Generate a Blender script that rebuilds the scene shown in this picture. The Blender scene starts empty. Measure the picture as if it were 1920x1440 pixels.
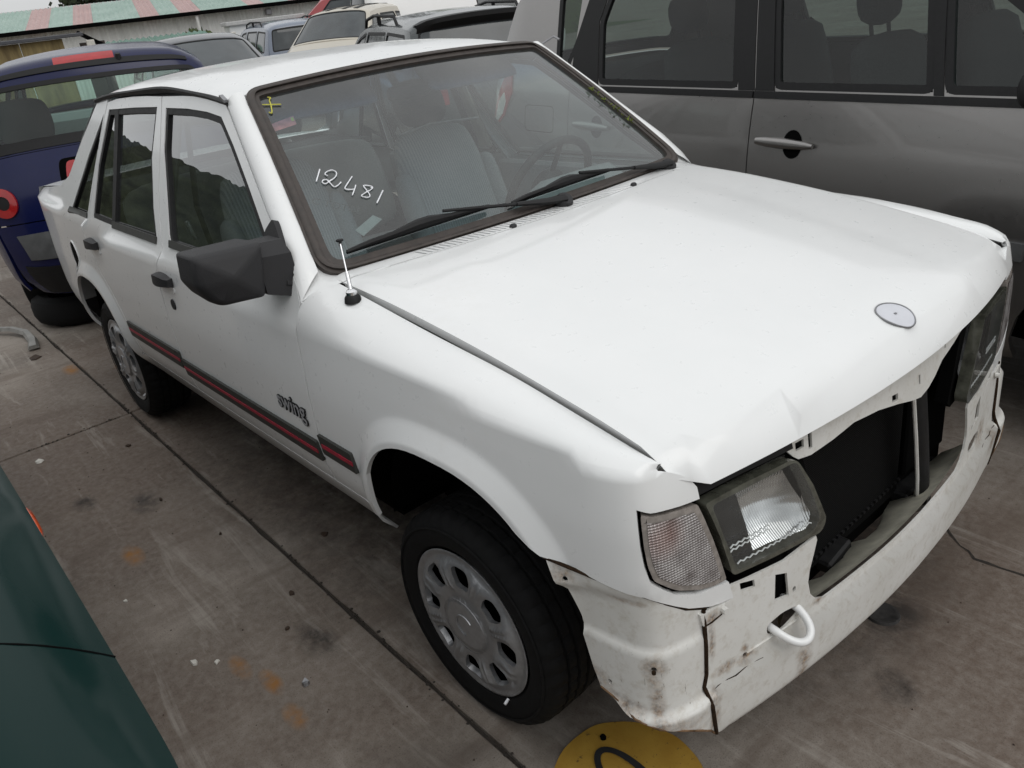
import bpy, math, random
from mathutils import Vector, Matrix
from mathutils.geometry import delaunay_2d_cdt
random.seed(7)
SC = bpy.context.scene
COL = SC.collection
R = math.radians

# ------------------------------------------------------------------ camera
def set_camera():
    yaw, pitch, roll, f = R(141.78932), R(-25.79054), R(-6.93736), 1512.925
    fw = Vector((math.cos(pitch) * math.cos(yaw), math.cos(pitch) * math.sin(yaw), math.sin(pitch)))
    r = fw.cross(Vector((0, 0, 1))).normalized(); u = r.cross(fw)
    r2 = math.cos(roll) * r + math.sin(roll) * u
    u2 = -math.sin(roll) * r + math.cos(roll) * u
    cd = bpy.data.cameras.new('camera'); co = bpy.data.objects.new('camera', cd); COL.objects.link(co)
    m = Matrix((r2, u2, -fw)).transposed().to_4x4(); m.translation = (1.28653, -1.56530, 1.62604)
    co.matrix_world = m
    cd.sensor_fit = 'HORIZONTAL'; cd.sensor_width = 36.0; cd.lens = f / 1920 * 36
    cd.clip_start = .02; cd.clip_end = 3000
    SC.camera = co
set_camera()

# ------------------------------------------------------------------ sky, sun, exposure (overcast)
SUN_EL, SUN_AZ = R(50), R(8)      # azimuth measured from +x towards +y
def set_world():
    w = bpy.data.worlds.new('World'); SC.world = w; w.use_nodes = True
    nt = w.node_tree; nt.nodes.clear()
    N = nt.nodes.new; L = nt.links.new
    out = N('ShaderNodeOutputWorld'); bg = N('ShaderNodeBackground')
    sky = N('ShaderNodeTexSky'); sky.sky_type = 'NISHITA'; sky.sun_disc = False
    sky.sun_elevation = SUN_EL; sky.sun_rotation = R(90) - SUN_AZ
    sky.air_density = 1.0; sky.dust_density = 3.0; sky.ozone_density = 1.0
    hs = N('ShaderNodeHueSaturation'); hs.inputs['Saturation'].default_value = .12
    L(sky.outputs[0], hs.inputs['Color'])
    cl = N('ShaderNodeMix'); cl.data_type = 'RGBA'; cl.inputs[0].default_value = .80
    tc = N('ShaderNodeTexCoord'); mp = N('ShaderNodeMapping'); mp.inputs['Scale'].default_value = (1, 1, 2.6)
    no = N('ShaderNodeTexNoise'); no.inputs['Scale'].default_value = 2.3; no.inputs['Detail'].default_value = 5; no.inputs['Roughness'].default_value = .55
    L(tc.outputs['Generated'], mp.inputs[0]); L(mp.outputs[0], no.inputs['Vector'])
    rp = N('ShaderNodeValToRGB'); rp.color_ramp.elements[0].position = .34; rp.color_ramp.elements[1].position = .70
    rp.color_ramp.elements[0].color = (7.6, 7.85, 8.1, 1); rp.color_ramp.elements[1].color = (11.0, 11.1, 11.1, 1)
    L(no.outputs[0], rp.inputs[0])
    L(hs.outputs[0], cl.inputs[6]); L(rp.outputs[0], cl.inputs[7])
    # an overcast sky is darker towards the horizon
    sx = N('ShaderNodeSeparateXYZ'); L(tc.outputs['Generated'], sx.inputs[0])
    mr = N('ShaderNodeMapRange'); mr.inputs[1].default_value = 0; mr.inputs[2].default_value = 1; mr.inputs[3].default_value = .74; mr.inputs[4].default_value = 1.30; L(sx.outputs[2], mr.inputs[0])
    gm = N('ShaderNodeVectorMath'); gm.operation = 'SCALE'; L(cl.outputs[2], gm.inputs[0]); L(mr.outputs[0], gm.inputs['Scale'])
    L(gm.outputs[0], bg.inputs[0]); bg.inputs[1].default_value = .10
    L(bg.outputs[0], out.inputs[0])
set_world()
def set_sun():
    ld = bpy.data.lights.new('sun', 'SUN'); ld.energy = .55; ld.angle = R(40); ld.color = (1, .97, .93)
    o = bpy.data.objects.new('sun', ld); COL.objects.link(o)
    d = Vector((math.cos(SUN_EL) * math.cos(SUN_AZ), math.cos(SUN_EL) * math.sin(SUN_AZ), math.sin(SUN_EL)))
    o.rotation_euler = d.to_track_quat('Z', 'Y').to_euler(); o.location = d * 30
set_sun()
SC.view_settings.view_transform = 'Standard'; SC.view_settings.look = 'None'
SC.view_settings.exposure = .0; SC.view_settings.gamma = 1.0; SC.view_settings.use_curve_mapping = False
SC.render.engine = 'CYCLES'
SC.cycles.max_bounces = 10; SC.cycles.transparent_max_bounces = 16; SC.cycles.glossy_bounces = 5; SC.cycles.diffuse_bounces = 3
SC.cycles.caustics_reflective = False; SC.cycles.caustics_refractive = False
SC.cycles.use_denoising = True

# ------------------------------------------------------------------ materials
def lin(r, g, b):
    f = lambda c: c / 12.92 if c <= .04045 else ((c + .055) / 1.055) ** 2.4
    return (f(r / 255), f(g / 255), f(b / 255), 1)
def rgba(c): return (c[0], c[1], c[2], 1)
class NT:
    def __init__(s, name):
        s.m = bpy.data.materials.new(name); s.m.use_nodes = True
        s.t = s.m.node_tree; s.t.nodes.clear()
        s.out = s.N('ShaderNodeOutputMaterial')
    def N(s, t, **k):
        n = s.t.nodes.new(t)
        for a, b in k.items(): setattr(n, a, b)
        return n
    def L(s, a, b): s.t.links.new(a, b)
    def coord(s, kind='Object', scale=(1, 1, 1), loc=(0, 0, 0), rot=(0, 0, 0)):
        c = s.N('ShaderNodeTexCoord'); m = s.N('ShaderNodeMapping')
        m.inputs['Scale'].default_value = scale; m.inputs['Location'].default_value = loc; m.inputs['Rotation'].default_value = rot
        s.L(c.outputs[kind], m.inputs[0]); return m.outputs[0]
    def noise(s, vec, scale, detail=4, rough=.55, dist=0.0):
        n = s.N('ShaderNodeTexNoise'); n.inputs['Scale'].default_value = scale; n.inputs['Detail'].default_value = detail
        n.inputs['Roughness'].default_value = rough; n.inputs['Distortion'].default_value = dist
        s.L(vec, n.inputs['Vector']); return n.outputs[0]
    def ramp(s, fac, stops):
        r = s.N('ShaderNodeValToRGB'); e = r.color_ramp.elements
        e[0].position, e[0].color = stops[0][0], rgba(stops[0][1]) if not isinstance(stops[0][1], (int, float)) else (stops[0][1],) * 3 + (1,)
        e[1].position, e[1].color = stops[-1][0], rgba(stops[-1][1]) if not isinstance(stops[-1][1], (int, float)) else (stops[-1][1],) * 3 + (1,)
        for p, c in stops[1:-1]:
            x = e.new(p); x.color = rgba(c) if not isinstance(c, (int, float)) else (c, c, c, 1)
        s.L(fac, r.inputs[0]); return r.outputs[0]
    def mix(s, fac, a, b, mode='MIX'):
        n = s.N('ShaderNodeMix', data_type='RGBA', blend_type=mode)
        for i, v in ((0, fac), (6, a), (7, b)):
            if hasattr(v, 'links'): s.L(v, n.inputs[i])
            elif i == 0: n.inputs[0].default_value = v
            else: n.inputs[i].default_value = rgba(v)
        return n.outputs[2]
    def math(s, op, a, b=0.0, clamp=False):
        n = s.N('ShaderNodeMath', operation=op, use_clamp=clamp)
        for i, v in ((0, a), (1, b)):
            if hasattr(v, 'links'): s.L(v, n.inputs[i])
            else: n.inputs[i].default_value = v
        return n.outputs[0]
    def spot(s, vec, p, rad, soft=.5, sc=(1, 1, 1)):
        """1 inside a ball round p, fading out at rad; sc stretches it"""
        a = s.N('ShaderNodeVectorMath', operation='SUBTRACT'); s.L(vec, a.inputs[0]); a.inputs[1].default_value = p
        b = s.N('ShaderNodeVectorMath', operation='MULTIPLY'); s.L(a.outputs[0], b.inputs[0]); b.inputs[1].default_value = sc
        c = s.N('ShaderNodeVectorMath', operation='LENGTH'); s.L(b.outputs[0], c.inputs[0])
        r = s.N('ShaderNodeMapRange'); s.L(c.outputs[1], r.inputs[0])
        r.inputs[1].default_value = rad * (1 - soft); r.inputs[2].default_value = rad; r.inputs[3].default_value = 1; r.inputs[4].default_value = 0
        return r.outputs[0]
    def bsdf(s, color=None, rough=.5, metal=0.0, coat=0.0, spec=.5, trans=0.0, ior=1.5, bump=None, bstr=.3, bdist=.01, coat_rough=.04):
        b = s.N('ShaderNodeBsdfPrincipled')
        def put(k, v):
            if hasattr(v, 'links'): s.L(v, b.inputs[k])
            elif isinstance(v, tuple): b.inputs[k].default_value = rgba(v)
            else: b.inputs[k].default_value = v
        if color is not None: put('Base Color', color)
        put('Roughness', rough); put('Metallic', metal); put('Coat Weight', coat); b.inputs['Coat Roughness'].default_value = coat_rough
        b.inputs['Specular IOR Level'].default_value = spec; put('Transmission Weight', trans); b.inputs['IOR'].default_value = ior
        if bump is not None:
            n = s.N('ShaderNodeBump'); n.inputs['Strength'].default_value = bstr; n.inputs['Distance'].default_value = bdist
            s.L(bump, n.inputs['Height']); s.L(n.outputs[0], b.inputs['Normal'])
        return b.outputs[0]
    def done(s, sh): s.L(sh, s.out.inputs[0]); return s.m

def plain(name, color, rough=.5, metal=0.0, coat=0.0, var=.12, scale=30, bump=0.0, spec=.5):
    t = NT(name); v = t.coord()
    n = t.noise(v, scale, 4)
    lo = tuple(c * (1 - var) for c in color[:3]); hi = tuple(min(1, c * (1 + var)) for c in color[:3])
    c = t.ramp(n, [(.3, lo), (.7, hi)])
    rr = t.ramp(n, [(.3, max(.02, rough - .06)), (.7, min(1, rough + .08))])
    return t.done(t.bsdf(c, rr, metal, coat, spec, bump=n if bump else None, bstr=bump, bdist=.003))

def white_paint():
    t = NT('white_paint'); v = t.coord()
    n1 = t.noise(v, 2.2, 5, .6); n2 = t.noise(v, 34, 4, .7); n3 = t.noise(v, 260, 2, .5)
    base = t.ramp(n1, [(.3, (.755, .765, .76)), (.7, (.80, .805, .80))])
    sp = t.ramp(n2, [(.74, 0.0), (.82, .8)])
    sp2 = t.math('MULTIPLY', sp, t.ramp(n3, [(.55, 0.0), (.66, .55)]))
    c = t.mix(sp2, base, (.30, .28, .24))
    smear = t.math('MULTIPLY', t.ramp(n1, [(.52, 0.0), (.7, 1.0)]), t.ramp(n2, [(.45, 0.0), (.75, .13)]))
    c = t.mix(smear, c, (.55, .52, .45))
    rr = t.ramp(n2, [(.3, .26), (.7, .38)])
    return t.done(t.bsdf(c, rr, 0, .55, .5, coat_rough=.06))

def glass(name, tint=(.80, .88, .86), refl=1.5, band=None, dust=.05, boost=1.0, rough=0.0):
    """thin car glass: tinted see-through mixed with a mirror by Fresnel"""
    t = NT(name)
    tr = t.N('ShaderNodeBsdfTransparent'); gl = t.N('ShaderNodeBsdfGlossy'); gl.inputs['Roughness'].default_value = rough
    if band:
        g = t.N('ShaderNodeTexCoord'); sx = t.N('ShaderNodeSeparateXYZ'); t.L(g.outputs['Generated'], sx.inputs[0])
        c = t.ramp(sx.outputs[2], [(.70, tint), (.80, band[0]), (.93, band[1])]); t.L(c, tr.inputs[0])
    else: tr.inputs[0].default_value = rgba(tint)
    fr = t.N('ShaderNodeFresnel'); ge = t.N('ShaderNodeNewGeometry')
    t.L(t.math('ADD', t.math('MULTIPLY', ge.outputs['Backfacing'], 1 / refl - refl), refl), fr.inputs[0])
    f = t.math('MULTIPLY', fr.outputs[0], boost, True)
    mx = t.N('ShaderNodeMixShader'); t.L(f, mx.inputs[0]); t.L(tr.outputs[0], mx.inputs[1]); t.L(gl.outputs[0], mx.inputs[2])
    sh = mx.outputs[0]
    if dust:
        d = t.N('ShaderNodeBsdfDiffuse'); d.inputs[0].default_value = (.55, .57, .55, 1)
        n = t.noise(t.coord(), 6, 5, .6); n2 = t.noise(t.coord(), 90, 3, .6)
        fd = t.math('ADD', t.ramp(n, [(.3, dust * .6), (.75, dust * 1.4)]), t.ramp(n2, [(.62, 0.0), (.8, dust * 1.2)]))
        m2 = t.N('ShaderNodeMixShader'); t.L(fd, m2.inputs[0]); t.L(sh, m2.inputs[1]); t.L(d.outputs[0], m2.inputs[2]); sh = m2.outputs[0]
    return t.done(sh)

def car_paint(name, color, rough=.3, metal=.0, coat=.8, dust=.12, spec=.5):
    t = NT(name); v = t.coord()
    n1 = t.noise(v, 2.5, 5, .6); n2 = t.noise(v, 60, 4, .65)
    c = t.mix(.5, color, color)
    c = t.mix(t.math('MULTIPLY', t.ramp(n1, [(.35, .2), (.75, 1.0)]), t.ramp(n2, [(.3, dust * .4), (.7, dust)])), color, (.30, .28, .25))
    return t.done(t.bsdf(c, t.ramp(n2, [(.3, rough * .9), (.7, rough * 1.2)]), metal, coat, spec, coat_rough=.07))

def fabric(name, a, b, stripe=28.0):
    t = NT(name); v = t.coord()
    w = t.N('ShaderNodeTexWave', wave_type='BANDS', bands_direction='Y'); w.inputs['Scale'].default_value = stripe; w.inputs['Distortion'].default_value = .6
    t.L(v, w.inputs['Vector'])
    n = t.noise(v, 300, 3)
    c = t.mix(t.ramp(w.outputs['Fac'], [(.3, 0.0), (.7, 1.0)]), a, b)
    c = t.mix(.3, c, t.ramp(n, [(.3, tuple(x * .5 for x in a)), (.7, tuple(min(1, x * 1.6) for x in b))]))
    return t.done(t.bsdf(c, .95, 0, 0, .2, bump=n, bstr=.3, bdist=.002))

M = {}
M['white'] = white_paint()
M['glass'] = glass('clear_glass', (.70, .77, .75), boost=3.0, dust=.003)
M['wscreen'] = glass('windscreen_glass', (.76, .88, .87), band=((.34, .54, .72), (.12, .18, .30)), dust=.055, boost=2.0)
M['darkglass'] = glass('tinted_glass', (.46, .54, .52), boost=1.1, dust=.012)
M['greenglass'] = glass('pale_green_glass', (.74, .92, .86), boost=1.0, dust=.03)
M['farglass'] = plain('far_window_glass', (.035, .042, .045), .08, 0, .3, .3, 4)
M['seal'] = plain('brown_black_rubber', (.048, .039, .034), .6, var=.3, scale=40, bump=.15)
M['black'] = plain('black_plastic', (.010, .010, .0105), .55, var=.35, scale=60, bump=.1, spec=.3)
M['matblack'] = plain('dull_black', (.003, .003, .003), .95, var=.2, scale=20, spec=.05)
M['mirrorplastic'] = plain('grained_black_plastic', (.020, .0195, .021), .55, var=.15, scale=500, bump=.25, spec=.35)
M['rubber'] = plain('tyre_rubber', (.006, .006, .0062), .78, var=.4, scale=50, bump=.2, spec=.22)
M['strip'] = plain('dark_rub_strip', (.030, .031, .027), .55, var=.2, scale=40)
M['red'] = plain('red_strip', (.32, .012, .035), .45, var=.25, scale=50)
M['silverpaint'] = plain('silver_wheel_paint', (.33, .335, .345), .36, .6, .2, .12, 60)
M['chrome'] = plain('chrome', (.75, .75, .76), .14, 1, 0, .1, 30)
M['steel'] = plain('dull_steel', (.30, .30, .31), .42, .8, 0, .2, 30)
M['seat'] = fabric('striped_seat_cloth', (.21, .215, .22), (.31, .315, .32))
M['cloth'] = plain('grey_cloth', (.26, .262, .265), .95, var=.15, scale=200, bump=.3, spec=.15)
M['darkcloth'] = plain('dark_cloth', (.055, .055, .058), .95, var=.2, scale=150, bump=.3, spec=.15)
M['dash'] = plain('grey_dashboard', (.20, .205, .208), .75, var=.12, scale=90, bump=.1, spec=.3)
M['cream'] = plain('cream_trim', (.46, .43, .37), .7, var=.1, scale=30)
M['marker'] = plain('white_marker_ink', (.82, .83, .86), .6, var=.06)
M['yellowmark'] = plain('yellow_marker_ink', (.55, .52, .08), .6, var=.1)
M['rustline'] = plain('rusty_seam', (.028, .017, .010), .9, var=.6, scale=120, spec=.1)
M['redlens'] = plain('red_lamp_lens', (.36, .012, .014), .12, 0, .5, .15, 20)
M['orangelens'] = plain('orange_lamp_lens', (.75, .10, .02), .2, 0, .5, .1, 20)
# ---- shape of the white saloon, body frame: x forward from the front axle, y left, z up ----
def spl(x, pts):
    """smooth monotone-ish interpolation through (x, y) points"""
    n = len(pts)
    if x <= pts[0][0]: return pts[0][1]
    if x >= pts[-1][0]: return pts[-1][1]
    i = 0
    while x > pts[i + 1][0]: i += 1
    def d(k):
        return (pts[k + 1][1] - pts[k][1]) / (pts[k + 1][0] - pts[k][0])
    def m(k):
        if k == 0: return d(0)
        if k == n - 1: return d(n - 2)
        a, b = d(k - 1), d(k)
        if a * b <= 0: return 0.0
        ha = pts[k][0] - pts[k - 1][0]; hb = pts[k + 1][0] - pts[k][0]
        w1 = 2 * hb + ha; w2 = hb + 2 * ha
        return (w1 + w2) / (w1 / a + w2 / b)
    h = pts[i + 1][0] - pts[i][0]; t = (x - pts[i][0]) / h
    h00 = (1 + 2 * t) * (1 - t) ** 2; h10 = t * (1 - t) ** 2
    h01 = t * t * (3 - 2 * t); h11 = t * t * (t - 1)
    return h00 * pts[i][1] + h10 * h * m(i) + h01 * pts[i + 1][1] + h11 * h * m(i + 1)

def sstep(a, b, x):
    if a > b: return 1.0 - sstep(b, a, x)
    t = min(1.0, max(0.0, (x - a) / (b - a)))
    return t * t * (3 - 2 * t)

# plan curve: parameter t (= x on the flank), runs round the front corner to the centre line
def _plan():
    raw = [(.30, .800), (.40, .792), (.48, .784), (.535, .774), (.570, .757), (.590, .730), (.602, .69), (.611, .64), (.620, .58), (.630, .52), (.642, .44),
           (.653, .35), (.662, .25), (.668, .15), (.671, .08), (.672, 0), (.671, -.08)]
    out = [(.30, raw[0])]
    L = .30
    for a, b in zip(raw, raw[1:]):
        L += math.hypot(b[0] - a[0], b[1] - a[1]); out.append((L, b))
    return out
_PL = _plan()
_PX = [(-.6, -.6), (-.2, -.2), (.1, .1), (.2, .2)] + [(t, p[0]) for t, p in _PL]
_PY = [(-3.48, .735), (-3.40, .752), (-3.2, .772), (-2.9, .79), (-2.5, .803), (-2.0, .811), (-.5, .812), (.0, .810), (.15, .806)] + [(t, p[1]) for t, p in _PL]
T_MID = [t for t, p in _PL if p[1] == 0][0]
def plan(t):
    if t > T_MID:
        x, y = plan(2 * T_MID - t); return (x, -y)
    if t < .30: return (t, spl(t, _PY))
    return (spl(t, _PX), spl(t, _PY))
_SIDE = [(.17, -.125), (.20, -.105), (.23, -.086), (.30, -.046), (.36, -.020), (.42, -.006), (.49, 0.0), (.62, 0.001), (.72, -.003)]
_FRONT = [(.08, -.045), (.10, -.020), (.125, -.004), (.20, .004), (.240, .007), (.250, -.011), (.28, -.012), (.45, -.012), (.62, -.014), (.68, -.022), (.75, -.04)]
def zcrease(x): return .010 + spl(x, [(-3.5, .90), (-3.0, .886), (-2.3, .856), (-1.5, .823), (-.9, .802), (-.4, .792), (.13, .784), (.457, .752), (.60, .730), (.75, .705)])
def arch_pts(A, r0=1.0, r1=1.30, n=90):
    out = []
    for k in range(14):
        r = r0 + (r1 - r0) * k / 13
        for i in range(n):
            a = -.15 + (math.pi + .3) * i / n
            c, s_ = math.cos(a), math.sin(a)
            out.append((A[0] + r * A[2] * math.copysign(abs(c) ** .8, c), A[1] + r * A[3] * math.copysign(abs(s_) ** .8, s_)))
    return out
def near_arch(x, z): return any(abs(x - A[0]) < .6 and z > .2 and rho(x, z, A) < 1.31 for A in (_AF, _AR))
_AF = (.062, .285, .340, .358); _AR = (-2.560, .29, .345, .340)
def rho(x, z, A):
    dx = abs(x - A[0]) / A[2]; dz = max(0.0, z - A[1]) / A[3]
    return (dx ** 2.5 + dz ** 2.5) ** .4
def flare(x, z):
    b = 0.0
    for A, R in ((_AF, 1.19), (_AR, 1.20)):
        if abs(x - A[0]) < .6:
            r = rho(x, z, A)
            q = (R - r) / (R - 1.03)
            f = 0.0 if q <= 0 else (q * q * 2.2 if q < .22 else min(1.0, .1065 + (q - .22) * 1.1455))
            b = max(b, .022 * f * sstep(.23, .36, z))
    return b
def side(t, z):
    """flank point at plan parameter t and height z -> outward offset already applied; returns (x, y>0, z)"""
    x, y = plan(t)
    e = .004
    xa, ya = plan(t - e); xb, yb = plan(t + e)
    dx, dy = xb - xa, yb - ya
    l = math.hypot(dx, dy) or 1.0
    nx, ny = -dy / l, dx / l
    zc = zcrease(x)
    if z < .72 or True:
        zz = min(z, zc)
        o = spl(min(zz, .72), _SIDE)
        if zz > .72: o = -.003 - .005 * ((zz - .72) / max(.02, zc - .72)) ** 1.0 * min(1.0, (zc - .72) / .07)
        zo = o
    kz = sstep(.52, .46, z)
    w = sstep(.46 - .16 * kz, .66 - .22 * kz, t)
    if w > 0:
        o = o * (1 - w) + spl(z, _FRONT) * w
        o += .010 * sstep(.386, .374, z) * sstep(.715, .66, t) * sstep(.30, .42, t) * w
    elif z > zc:
        zb = max(zc + .012, .888)
        yb_ = .797 - .026 * sstep(0, 1, 1) # belt drop
        c_off = zo
        if z <= zb: o = c_off - (.033) * (z - zc) / (zb - zc)
        else: o = c_off - .033 - .384 * (z - zb)
    o += flare(x, z) * (1 - w)
    return (x + nx * o, y + ny * o, z)

# upper wing: s above the crease runs over the shoulder to the bonnet gap
_ZG = [(-.55, .915), (-.437, .902), (-.336, .888), (-.084, .852), (.192, .816), (.388, .779), (.51, .755), (.578, .743), (.63, .731)]
YG = .690
SW = .12
def wing(t, s):
    x, _ = plan(t)
    zc = zcrease(x)
    if s <= zc: return side(t, s)
    f = min(1.0, (s - zc) / SW)
    c = side(t, zc)
    zg = spl(min(x, .63), _ZG)
    g = (min(x, .612), min(YG, c[1] - .030), zg)
    k = sstep(-.15, -.50, t)
    q = min(1.0, max(0.0, (c[1] - g[1]) / .085))
    m = (c[0], c[1] - (.042 - .008 * k) * q - .5 * (c[1] - g[1]) * (1 - q), c[2] + .5 * (zg - c[2]) * (1 - q) + (.018 + .052 * k + .30 * max(0, zg - c[2]) * (1 - k)) * q)
    # quadratic through c, m (f=.5), g
    a0 = (1 - f) * (1 - 2 * f); a1 = 4 * f * (1 - f); a2 = f * (2 * f - 1)
    return tuple(a0 * c[i] + a1 * m[i] + a2 * g[i] for i in range(3))

def hood_x(y): return .672 - .19 * y * y
_HC = [(-.47, .922), (-.2, .903), (0, .884), (.2, .860), (.4, .829), (.55, .799), (.61, .781), (.645, .757), (.662, .730), (.670, .700)]
def hood(x, y):
    w = sstep(-.44, .4, x)
    xe = x + .19 * y * y * w
    d = .009 + .006 * sstep(-.3, .5, x)
    z = spl(xe, _HC) - d * (abs(y) / YG) ** 2.4
    z -= .0035 * sstep(.36, .46, abs(y) + .16 * x) * sstep(-.42, .0, x) * sstep(.62, .45, x)
    z -= .007 * sstep(.655, .690, abs(y))
    return (x, y, z)

def wshield(u, v):
    """windscreen: u across (m, mid height), v up the slope (m)"""
    b = v / .684; a = u / .645
    xb = -.425 - .062 * a * a; zb = .912 - .004 * a * a
    xt = -.982 - .040 * a * a; zt = 1.356 - .023 * a * a
    y = a * (.720 + (.569 - .720) * b)
    bow = .012 * 4 * b * (1 - b)
    return (xb + (xt - xb) * b + bow * .62, y, zb + (zt - zb) * b + bow * .78)

_RC = [(-2.50, 1.352), (-2.42, 1.372), (-2.2, 1.398), (-1.9, 1.411), (-1.6, 1.411), (-1.3, 1.398), (-1.1, 1.374), (-.97, 1.350)]
_RE = [(-2.50, 1.318), (-2.42, 1.328), (-2.349, 1.338), (-2.039, 1.354), (-1.604, 1.356), (-1.248, 1.340), (-1.062, 1.321), (-.97, 1.309)]
_RY = [(-2.50, .588), (-2.42, .590), (-2.349, .594), (-2.039, .590), (-1.604, .588), (-1.248, .594), (-1.062, .602), (-.97, .606)]
def roof(x, a):
    """a in -1..1 across"""
    zc = spl(x, _RC); ze = spl(x, _RE); ye = spl(x, _RY)
    return (x, a * ye, zc - (zc - ze) * (.62 * abs(a) ** 2.6 + .38 * abs(a) ** 12))
# ------------------------------------------------------------------ geometry helpers
def link(o, parent=None):
    COL.objects.link(o)
    if parent is not None: o.parent = parent
    return o
def tag(o, label=None, cat=None, group=None, kind=None):
    if label: o['label'] = label
    if cat: o['category'] = cat
    if group: o['group'] = group
    if kind: o['kind'] = kind
    return o
def empty(name, loc=(0, 0, 0), rz=0.0):
    o = bpy.data.objects.new(name, None); o.empty_display_size = .2
    o.location = loc; o.rotation_euler = (0, 0, rz); return link(o)
def meshobj(name, verts, faces, mat, parent=None, smooth=None, normals=None):
    me = bpy.data.meshes.new(name); me.from_pydata([tuple(v) for v in verts], [], faces)
    if isinstance(mat, str): mat = M[mat]
    me.materials.append(mat)
    if normals is not None:
        me.polygons.foreach_set('use_smooth', [True] * len(me.polygons))
        me.normals_split_custom_set(normals)
    elif smooth is not None:
        me.polygons.foreach_set('use_smooth', [True] * len(me.polygons))
        me.set_sharp_from_angle(angle=R(smooth))
    me.update()
    return link(bpy.data.objects.new(name, me), parent)
def pip(p, poly):
    x, y = p; c = False; j = len(poly) - 1
    for i in range(len(poly)):
        xi, yi = poly[i]; xj, yj = poly[j]
        if (yi > y) != (yj > y) and x < (xj - xi) * (y - yi) / (yj - yi) + xi: c = not c
        j = i
    return c
def densify(poly, step):
    out = []
    for i in range(len(poly)):
        a, b = poly[i], poly[(i + 1) % len(poly)]
        n = max(1, int(math.ceil(math.hypot(b[0] - a[0], b[1] - a[1]) / step)))
        for k in range(n): out.append((a[0] + (b[0] - a[0]) * k / n, a[1] + (b[1] - a[1]) * k / n))
    return out
def rounded(poly, rad, n=5):
    """round the corners of a polygon; rad a number or one per corner"""
    out = []; m = len(poly)
    for i in range(m):
        p0, p1, p2 = poly[i - 1], poly[i], poly[(i + 1) % m]
        r = rad[i] if isinstance(rad, (list, tuple)) else rad
        d0 = math.hypot(p0[0] - p1[0], p0[1] - p1[1]); d2 = math.hypot(p2[0] - p1[0], p2[1] - p1[1])
        r = min(r, d0 * .48, d2 * .48)
        if r <= 1e-6: out.append(p1); continue
        a = (p1[0] + (p0[0] - p1[0]) * r / d0, p1[1] + (p0[1] - p1[1]) * r / d0)
        b = (p1[0] + (p2[0] - p1[0]) * r / d2, p1[1] + (p2[1] - p1[1]) * r / d2)
        for k in range(n + 1):
            t = k / n
            out.append(((1 - t) ** 2 * a[0] + 2 * t * (1 - t) * p1[0] + t * t * b[0], (1 - t) ** 2 * a[1] + 2 * t * (1 - t) * p1[1] + t * t * b[1]))
    return out
def area2(poly):
    return sum(poly[i - 1][0] * poly[i][1] - poly[i][0] * poly[i - 1][1] for i in range(len(poly)))
def offset(poly, d):
    """inset (d>0) a polygon by a constant distance, mitred"""
    if area2(poly) < 0: poly = poly[::-1]
    pts = [poly[0]]
    for p in poly[1:]:
        if math.hypot(p[0] - pts[-1][0], p[1] - pts[-1][1]) > 1e-5: pts.append(p)
    if math.hypot(pts[0][0] - pts[-1][0], pts[0][1] - pts[-1][1]) < 1e-5: pts.pop()
    out = []; n = len(pts)
    for i in range(n):
        a, b, c = pts[i - 1], pts[i], pts[(i + 1) % n]
        l1 = math.hypot(b[0] - a[0], b[1] - a[1]); l2 = math.hypot(c[0] - b[0], c[1] - b[1])
        n1 = (-(b[1] - a[1]) / l1, (b[0] - a[0]) / l1); n2 = (-(c[1] - b[1]) / l2, (c[0] - b[0]) / l2)
        k = 1 + n1[0] * n2[0] + n1[1] * n2[1]; k = max(k, .35)
        out.append((b[0] + (n1[0] + n2[0]) / k * d, b[1] + (n1[1] + n2[1]) / k * d))
    return out
def surf_frame(fn, u, v, sgn, cen, e=.003):
    def P(a, b):
        p = fn(a, b); return Vector((p[0], p[1] * sgn, p[2]))
    p = P(u, v)
    n = (P(u + e, v) - P(u - e, v)).cross(P(u, v + e) - P(u, v - e))
    if n.length < 1e-12: n = Vector((0, 0, 1))
    n.normalize()
    c = cen(p) if callable(cen) else Vector(cen)
    if n.dot(p - c) < 0: n.negate()
    return p, n
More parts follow.
